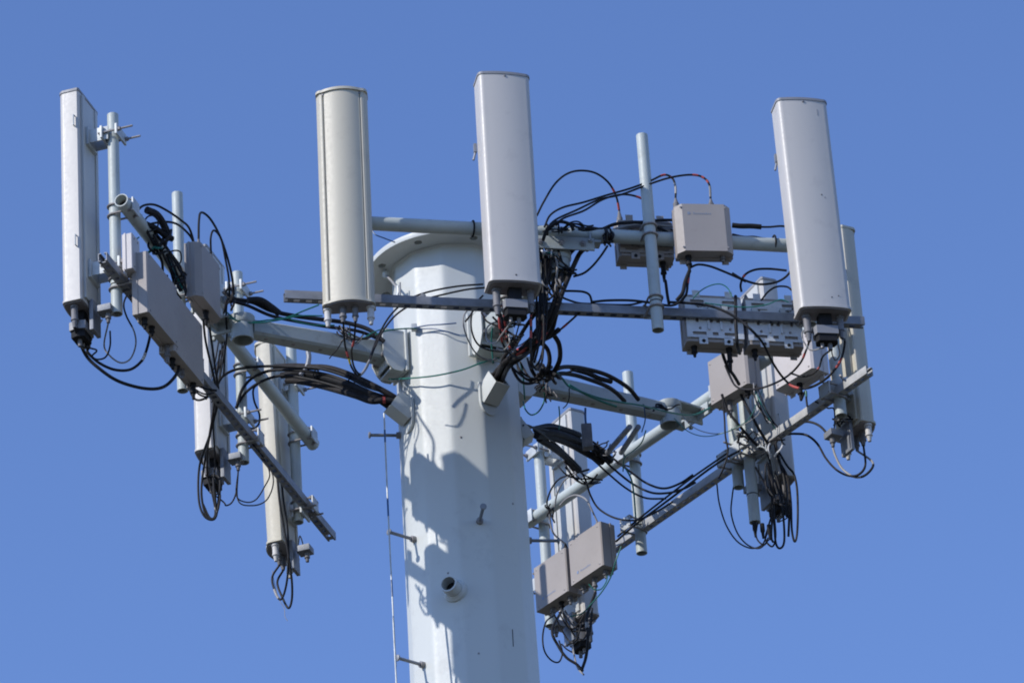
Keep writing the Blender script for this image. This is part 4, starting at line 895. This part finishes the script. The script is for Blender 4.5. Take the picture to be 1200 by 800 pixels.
# --- far right beige antenna
b0, b1, b2, b3, j0 = [bp('P7', i) for i in range(5)]; print('P7 boots', b0, b1, b2, b3, j0)
bu = bundle('two grey cables swinging from the right rail to the far right beige antenna', BOOTS['P7']['bot']-Z*.3)
yy = BOOTS['P7']['bot'].y
cable([(918, 509, .5), (932, 508, .45), (946, 510, .4), (958, 520, .35), (968, 537, .3), (980, 550, .2), (994, 557, .15), (1006, 556, yy), (1014, 545, yy), b2], .0058, 'dgrey', bu, [(0, .35, 'black'), (.7, .88, 'black')])
cable([(934, 496, .45), (948, 494, .4), (962, 500, .35), (973, 515, .3), (979, 534, .25), (988, 550, .2), (1003, 559, .15), (1016, 555, yy), (1023, 542, yy), b3], .0058, 'grey', bu, [(0, .3, 'black'), (.72, .88, 'black')])
cable([j0, (978, 482, yy), (970, 478, yy), (962, 474, .1), (955, 470, .1)], .004, 'dgrey', bu)
# --- lower right white antenna seen from behind
b0, b1, m0, m1, j0 = [bp('P8', i) for i in range(5)]; print('P8 boots', b0, b1, m0, m1, j0)
yy = BOOTS['P8']['bot'].y-.12
bu = bundle('crowd of long black cable loops hanging under the lower right white antenna', BOOTS['P8']['bot']-Z*.4)
cable([(898, 525, yy), (903, 545, yy), (906, 570, yy), (907, 605, yy), (909, 635, yy), (914, 642, yy), (919, 634, yy), (918, 605, yy), (914, 575, yy), (908, 552, yy)], .006, 'black', bu, k=9)
cable([(912, 528, yy), (922, 545, yy), (930, 555, yy), (934, 572, yy), (935, 600, yy), (934, 626, yy), (931, 634, yy), (928, 620, yy), (927, 590, yy), (924, 560, yy)], .006, 'black', bu, k=9)
cable([(908, 520, yy), (913, 540, yy), (921, 555, yy), (925, 575, yy), (925, 600, yy), (924, 628, yy)], .0065, 'dgrey', bu)
cable([(900, 545, yy), (904, 575, yy), (905, 600, yy), (904, 628, yy), (906, 635, yy)], .0062, 'dgrey', bu)
cable([(912, 536, yy), (918, 556, yy), (921, 580, yy), (922, 605, yy)], .0078, 'black', bu)
cable([b1, (900, 618, yy), (897, 632, yy), (905, 640, yy), (909, 628, yy), (907, 600, yy)], .0050, 'black', bu)
cable([m0, (920, 608, yy), (925, 603, yy), (918, 598, yy), (911, 606, yy)], .0036, 'black', bu)
cable([(888, 612, yy-.1), (886, 626, yy-.1), (889, 634, yy-.1), (896, 638, yy-.1), (900, 630, yy)], .0042, 'black', bu)
yz = BOOTS['P8']['bot'].y-.3
for i, x in enumerate((884, 893, 901)):
    b = MB(); q_ = at_y(x, 612+i*1.5, yz+.05); b.lathe(q_, -Z*.085, [(0, .012), (.5, .013), (.6, .009), (1, .006)], 12); build('connector_boot', b, M['dark'], bu)
bu = bundle('two thin teal leads sagging from the right rail to the lower right antenna foot', at_y(868, 620, yz))
cable([(840, 566, .9), (843, 590, .85), (851, 615, .8), (864, 634, .7), (880, 642, .6), (893, 638, .5), (899, 625, .45)], .0042, 'black', bu)
cable([(861, 562, .7), (858, 582, .7), (857, 602, .68), (864, 624, .65), (876, 638, .6), (890, 642, .5), (901, 632, .45)], .0042, 'black', bu)
bu = bundle('black cables crossing the back of the lower right antenna above the rail', at_y(885, 480, .4))
cable([(864, 452, .35), (872, 470, .35), (881, 487, .35), (889, 502, .4), (900, 520, .45)], .0078, 'black', bu)
cable([(846, 462, .35), (852, 480, .35), (866, 498, .35), (878, 512, .4), (890, 525, .45)], .0075, 'dark', bu)
cable([(847, 470, .2), (849, 490, .2), (850, 510, .2), (853, 530, .2), (848, 548, .2), (842, 560, .25)], .0048, 'dgrey', bu)
cable([(790, 490, .5), (806, 505, .45), (825, 511, .4), (845, 508, .35), (864, 500, .3), (878, 490, .3), (888, 470, .3), (894, 455, .3)], .0024, 'green', bu)
cable([(793, 478, .5), (812, 500, .45), (838, 508, .4), (862, 502, .35), (888, 486, .3), (890, 470, .3)], .0024, 'grey', bu)
tangle(878, 508, .5, 26, 20, 9, ('dgrey', 'galvl', 'black', 'boot'), 'rusty clamp wires where the lower right antenna meets its rail')
tangle(905, 522, .4, 26, 20, 8, ('dgrey', 'galvl', 'black', 'white'), 'dark ties bunched under the right rail by the lower right antenna')
# --- right arm and the fan of cables behind the pole
bu = bundle('thick black cables bowing over the right arm', at_y(700, 440, .0))
cable([(640, 440, -.4), (656, 431, -.3), (672, 430, -.2), (690, 433, -.1), (708, 438, .0), (724, 446, .1), (738, 456, .2), (748, 468, .3)], .0115, 'black', bu)
cable([(640, 446, -.4), (654, 438, -.3), (672, 439, -.2), (692, 445, -.1), (710, 452, .0), (722, 460, .1), (732, 470, .2)], .0115, 'black', bu)
cable([(670, 432, -.2), (688, 437, -.1), (702, 443, -.02), (716, 447, .06)], .013, 'dark', bu, name='splice_sleeve')
cable([(652, 440, -.35), (664, 436, -.3), (676, 434, -.25)], .004, 'black', bu)
bu = bundle('green ground wires following the right arm and drooping in loops beneath it', at_y(700, 470, .0))
cable([(650, 434, -.5), (658, 442, -.45), (667, 453, -.4), (682, 459, -.33), (702, 466, -.22), (726, 471, -.1), (752, 475, .05), (784, 483, .3), (812, 486, .5), (832, 478, .6)], .0052, 'green', bu)
cable([(667, 451, -.36), (685, 461, -.3), (705, 470, -.2), (722, 476, -.1)], .007, 'green', bu)
cable([(613, 470, -.1), (616, 480, -.2), (623, 486, -.25), (632, 481, -.3), (638, 468, -.32), (637, 452, -.35)], .0040, 'green', bu)
cable([(655, 476, -.1), (656, 490, -.1), (655, 503, -.1)], .0036, 'green', bu)
cable([(610, 425, -.45), (613, 440, -.4), (614, 455, -.35), (615, 468, -.3)], .0040, 'green', bu)
cable([(757, 504, .4), (752, 518, .45), (742, 528, .55), (732, 536, .7), (730, 552, .8)], .0034, 'green', bu)
cable([(733, 548, .8), (740, 562, .8), (743, 580, .8), (745, 606, .8)], .0046, 'green', bu)
cable([(667, 455, -.3), (667, 466, -.3), (664, 474, -.25), (660, 478, -.2)], .003, 'black', bu)
cable([(755, 477, .1), (756, 492, .15), (752, 506, .2)], .0034, 'bluewire', bu)
HC = HOODS['C']; print('hood C', pp(HC[0]))
bu = bundle('fan of black cables spreading from behind the pole to the right rail', HC[0])
fan = [
 ([(650, 500, .5), (670, 506, .8), (694, 517, 1.0), (716, 535, 1.1), (738, 552, 1.1), (758, 566, 1.05), (778, 572, .95), (797, 566, .85), (812, 556, .8)], .0062),
 ([(650, 506, .5), (672, 514, .8), (698, 530, 1.0), (720, 550, 1.1), (742, 567, 1.1), (764, 577, 1.0), (785, 577, .9), (802, 572, .8), (815, 565, .75)], .0062),
 ([(648, 512, .5), (668, 520, .8), (692, 536, 1.0), (712, 554, 1.1), (734, 572, 1.1), (756, 583, 1.05), (780, 584, .9)], .0055),
 ([(646, 516, .5), (660, 528, .8), (676, 545, 1.1), (686, 562, 1.2), (692, 580, 1.25), (702, 596, 1.25), (722, 607, 1.2), (746, 609, 1.1), (768, 600, 1.0), (788, 588, .9)], .0055),
]
for i, (pts, r_) in enumerate(fan): cable([into(HC, .02-.012*i, .02), lip(HC, .02-.012*i, .02)]+pts, r_, 'black', bu, k=8)
for pts in ([(628, 503, .3), (645, 500, .5), (662, 504, .7), (678, 510, .85)], [(628, 510, .3), (646, 512, .5), (668, 520, .8), (690, 532, 1.0), (706, 541, 1.1)], [(630, 507, .3), (650, 507, .5), (676, 516, .85), (700, 527, 1.0), (716, 540, 1.1)], [(632, 514, .4), (648, 524, .6), (664, 536, .9), (678, 550, 1.1)]):
    cable(pts, .0195, 'dark', bu, name='cable_sleeve')
cable([(661, 540, .9), (676, 552, 1.0), (690, 550, 1.1)], .006, 'dgrey', bu)
cable([(683, 552, 1.1), (668, 556, 1.2), (654, 562, 1.3), (645, 575, 1.4), (641, 590, 1.45), (645, 602, 1.45), (650, 612, 1.45)], .0048, 'dgrey', bu)
cable([(676, 554, 1.1), (662, 562, 1.2), (653, 578, 1.35), (650, 594, 1.4)], .0045, 'grey', bu)
tangle(706, 528, 1.0, 32, 20, 10, ('dgrey', 'black', 'dark', 'boot'), 'dark lashing bunching the cable fan over the sloping right pipe')
tangle(644, 596, 1.4, 10, 12, 5, ('dgrey', 'black'), 'small dark knot of wire near the left end of the right-hand pipe')
bu = bundle('two black cables lying along the right-hand slotted rail', at_y(790, 590, .9))
cable([(722, 634, 1.4), (745, 614, 1.2), (772, 594, 1.0), (800, 573, .85), (826, 553, .65), (848, 538, .5), (866, 528, .4)], .0062, 'black', bu)
cable([(724, 628, 1.4), (748, 608, 1.2), (780, 583, 1.0), (806, 563, .8), (830, 546, .6), (852, 531, .45)], .0055, 'black', bu)
# --- paired boxes beside the pole
q0, q1, q2 = xp('C3', 0), xp('C3', 1), xp('C3', 2); w0, w1, w2 = xp('C4', 0), xp('C4', 1), xp('C4', 2)
b0, b1, m0, m1, j0 = [bp('P9', i) for i in range(5)]
print('C3', q0, q1, q2, 'C4', w0, w1, w2, 'P9', b0, b1, m0, m1, j0, 'C3top', xp('C3', 3), xp('C4', 3))
bu = bundle('black cables looping under the paired tan boxes beside the pole', at_y(665, 750, 1.4))
cable([w1, (647, 738, 1.45), (654, 756, 1.45), (664, 770, 1.45), (676, 778, 1.45), (683, 786, 1.45)], .0078, 'black', bu)
cable([q1, (688, 722, 1.35), (689, 745, 1.35), (687, 768, 1.4), (682, 784, 1.42)], .0085, 'black', bu, [(.35, .42, 'grey')])
cable([(694, 712, 1.4), (692, 735, 1.4), (688, 758, 1.42), (684, 780, 1.42)], .006, 'black', bu, [(.5, .6, 'grey')])
cable([w0, (640, 728, 1.5), (636, 745, 1.5), (638, 762, 1.5), (646, 773, 1.5), (655, 775, 1.5), (659, 764, 1.5), (655, 750, 1.5)], .0046, 'black', bu)
cable([(670, 752, 1.6), (673, 768, 1.55), (677, 782, 1.5), (684, 790, 1.45)], .005, 'grey', bu)
cable([(658, 754, 1.6), (664, 760, 1.6), (671, 764, 1.6)], .004, 'black', bu)
one('pale green wire dropping from the right rail past the paired tan boxes', [(728, 640, 1.2), (722, 656, 1.2), (716, 675, 1.25), (706, 692, 1.3), (694, 706, 1.35), (682, 718, 1.4), (668, 722, 1.4)], r=.0036, m='green')
one('thin teal lead curving under the right one of the paired boxes', [(690, 684, 1.3), (696, 690, 1.3), (704, 690, 1.3), (710, 682, 1.3), (712, 674, 1.3)], r=.0032, m='green')
t3 = xp('C3', 3); t4 = xp('C4', 3)
one('grey cable rising from the top of the right paired box to the sloping pipe', [t3, (690, 590, 1.35), (684, 583, 1.4), (674, 580, 1.45), (664, 584, 1.5), (656, 592, 1.55)], r=.005, m='grey')
one('grey cable rising from the top of the left paired box toward the dark knot', [t4, (649, 625, 1.5), (645, 612, 1.48), (644, 600, 1.45)], r=.005, m='grey')
# --- climbing wire
w_ = [at_y(450, 484, -.40), at_y(452.5, 545, -.42), at_y(456, 625, -.44), at_y(460, 705, -.46), at_y(463.5, 775, -.48), at_y(466, 830, -.5)]
d_ = (w_[-1]-w_[-2]).normalized(); w_.append(w_[-1]+Vector((0, -.02, -6)))
bu = thing('safety_wire', 'thin grey and dark blue climbing wire hanging just off the left side of the pole', 'wire', w_[-1])
b = MB(); b.tube(smooth_path(w_, 6), .0042, 8); o = build('wire', b, M['galvl'], bu)
S = smooth_path(w_[:-1], 12)
for i in range(4, len(S)-5, 14):
    b = MB(); b.tube(S[i:i+4], .0048, 8); build('blue_sleeve', b, M['bluewire'], bu)

# ------------------------------------------------------------------ finer leads, ties and rods
rnd = random.Random(29)
def leads(label, x0, y0_, x1, y1_, d0, n, mats_, r0_=.0042, sag=18, tape=0.0, spread=10):
    """n loose leads, each from near the first place to near the second one, drooping between"""
    bu = bundle(label, at_y((x0+x1)/2, (y0_+y1_)/2, d0))
    for i in range(n):
        ax_, ay_ = x0+rnd.uniform(-spread, spread), y0_+rnd.uniform(-4, 4); bx_, by_ = x1+rnd.uniform(-spread, spread), y1_+rnd.uniform(-5, 5)
        s_ = sag*rnd.uniform(.3, 1.3); lx = rnd.uniform(-6, 6); pts = []
        for j in range(7):
            t = j/6; pts.append((ax_+(bx_-ax_)*t+lx*math.sin(math.pi*t), ay_+(by_-ay_)*t+s_*math.sin(math.pi*t), d0+rnd.uniform(-.03, .03)))
        bd = [(.25, .33, 'red'), (.42, .50, 'red')] if rnd.random() < tape else ()
        cable(pts, r0_*rnd.uniform(.7, 1.3), mats_[i % len(mats_)], bu, bd, k=5)
leads('cluster of thin red-taped leads hanging close under the middle antenna foot', 586, 368, 606, 396, -1.25, 7, ('black', 'dgrey', 'black', 'boot'), sag=22, tape=.6, spread=9)
leads('dark leads hanging between the middle antenna and the cable trunk on its right', 634, 300, 628, 400, -1.12, 6, ('black', 'black', 'dgrey'), r0_=.0048, sag=14, tape=.3, spread=6)
leads('thin dark leads drooping between the lower rail and the cable trunk', 652, 360, 608, 412, -1.0, 5, ('black', 'dgrey', 'boot'), sag=10, tape=.5, spread=8)
leads('short black leads bunched where the cable trunk meets the upper pipe', 644, 292, 668, 318, -1.08, 6, ('black', 'dgrey', 'black'), r0_=.005, sag=12, spread=9)
leads('thin black leads hanging under the beige antenna next to the pole', 400, 380, 428, 392, -1.35, 5, ('black', 'dgrey', 'boot'), r0_=.0034, sag=16, spread=12)
leads('black leads drooping from the upper left pipe behind the standing tan box', 186, 282, 214, 340, -1.15, 5, ('black', 'dgrey', 'green'), r0_=.005, sag=8, spread=7)
leads('thin leads dropping beside the second white antenna on the left frame', 262, 400, 246, 470, -.3, 4, ('black', 'dgrey', 'bluewire'), r0_=.004, sag=6, spread=6)
leads('black leads under the lower long tan box at left', 214, 428, 248, 462, -.9, 4, ('black', 'dgrey', 'black'), r0_=.0055, sag=14, spread=8)
leads('thin leads curling between the two tan boxes under the right-hand rail boxes', 880, 452, 905, 500, .2, 5, ('black', 'dgrey', 'green', 'grey'), r0_=.0036, sag=8, spread=8)
leads('black leads dropping in front of the lower right antenna foot', 893, 545, 912, 590, .35, 4, ('black', 'dgrey', 'black'), r0_=.005, sag=12, spread=10)
leads('dark leads gathered behind the paired tan boxes by the ribbed antenna', 662, 545, 700, 560, 1.15, 5, ('black', 'dgrey', 'black'), r0_=.0048, sag=14, spread=8)
leads('short dark leads under the paired tan boxes near the ribbed antenna foot', 654, 716, 690, 722, 1.5, 6, ('black', 'dgrey', 'boot'), r0_=.0046, sag=26, spread=9)
leads('short black leads between the front hood and the root of the right arm', 604, 424, 640, 446, -.6, 5, ('black', 'dgrey', 'black'), r0_=.006, sag=12, spread=8)
tangle(184, 288, -1.3, 26, 30, 9, ('dark', 'dgrey', 'black', 'green'), 'black lashing round the upper part of the left sloping pipe', .006)
tangle(208, 322, -1.15, 20, 24, 7, ('dark', 'dgrey', 'black'), 'black lashing lower on the left sloping pipe, behind the standing tan box', .005)
tangle(676, 268, -1.15, 60, 8, 8, ('dark', 'black'), 'black ties and wire ends on top of the upper pipe right of the middle antenna', .005)
tangle(712, 277, -1.05, 16, 18, 7, ('dark', 'black', 'dgrey'), 'black lashing on the upper pipe beside the box behind the bare upright', .005)
tangle(270, 350, -.6, 14, 30, 8, ('dark', 'black', 'dgrey'), 'black ties bunched at the outer end of the left arm', .005)
tangle(775, 478, .3, 34, 8, 7, ('dark', 'dgrey', 'black'), 'black wire coil on top of the pivot at the end of the right arm', .005)
tangle(985, 490, .1, 24, 18, 8, ('dark', 'dgrey', 'boot'), 'dark wires round the clamp at the foot of the far right beige antenna', .0045)
bu = thing('hanging_connector', 'dark connector hanging on a short lead under the right arm by the ribbed antenna', 'connector', at_y(686, 522, .1))
cable([(686, 478, .1), (686, 490, .1), (687, 500, .1)], .006, 'bluewire', bu, name='lead')
b = MB(); q_ = at_y(687, 498, .1); b.box(q_-Z*.07, Vector((1, 0, 0)), Vector((0, 1, 0)), Z, .055, .05, .14, .008); build('body', b, M['boot'], bu)
for x0_, x1_ in ((738, 712), (748, 728)):
    b = MB(); b.cyl(at_y(x0_, 500, .5), at_y(x1_, 530, .95), .015, n=12); build('brace_rod', b, M['galv'], FR['C'])
# ------------------------------------------------------------------ camera, sky, sun
cd = bpy.data.cameras.new('camera'); cam = bpy.data.objects.new('camera', cd); COL.objects.link(cam); scene.camera = cam
cd.sensor_width = 36; cd.lens = FPX/1200*36; cd.clip_end = 20000; cd.clip_start = .5
cam.matrix_world = Matrix.Translation(CAM) @ Matrix((RT, UP, -F_)).transposed().to_4x4()
SAZ, SEL = 212.3, 36.5
sd = Vector((math.cos(R(SAZ))*math.cos(R(SEL)), math.sin(R(SAZ))*math.cos(R(SEL)), math.sin(R(SEL))))
ld = bpy.data.lights.new('sun', 'SUN'); ld.energy = 4.0; ld.angle = R(.53); ld.color = (1, .965, .92)
lo = bpy.data.objects.new('sun', ld); COL.objects.link(lo); lo.rotation_euler = sd.to_track_quat('Z', 'Y').to_euler()
wd = bpy.data.worlds.new('World'); scene.world = wd; wd.use_nodes = True; nt = wd.node_tree
bg = nt.nodes['Background']; sk = nt.nodes.new('ShaderNodeTexSky'); sk.sky_type = 'NISHITA'; sk.sun_disc = False
sk.sun_elevation = R(SEL); sk.sun_rotation = R(90-SAZ) % (2*math.pi); sk.altitude = 0; sk.air_density = 1.0; sk.dust_density = 0.0; sk.ozone_density = 3.0
gr = nt.nodes.new('ShaderNodeMix'); gr.data_type = 'RGBA'; gr.blend_type = 'MULTIPLY'; gr.inputs[0].default_value = 1; gr.inputs[7].default_value = (.915, 1.0, 1.32, 1)
nt.links.new(sk.outputs[0], gr.inputs[6]); nt.links.new(gr.outputs[2], bg.inputs[0]); bg.inputs[1].default_value = .15
scene.view_settings.view_transform = 'Standard'; scene.view_settings.look = 'None'; scene.view_settings.gamma = 1; scene.view_settings.exposure = 0
scene.render.engine = 'CYCLES'; scene.cycles.filter_width = 1.9; scene.render.resolution_x = 1024; scene.render.resolution_y = 682
for o in list(bpy.data.objects):
    if '_o' in o: del o['_o']
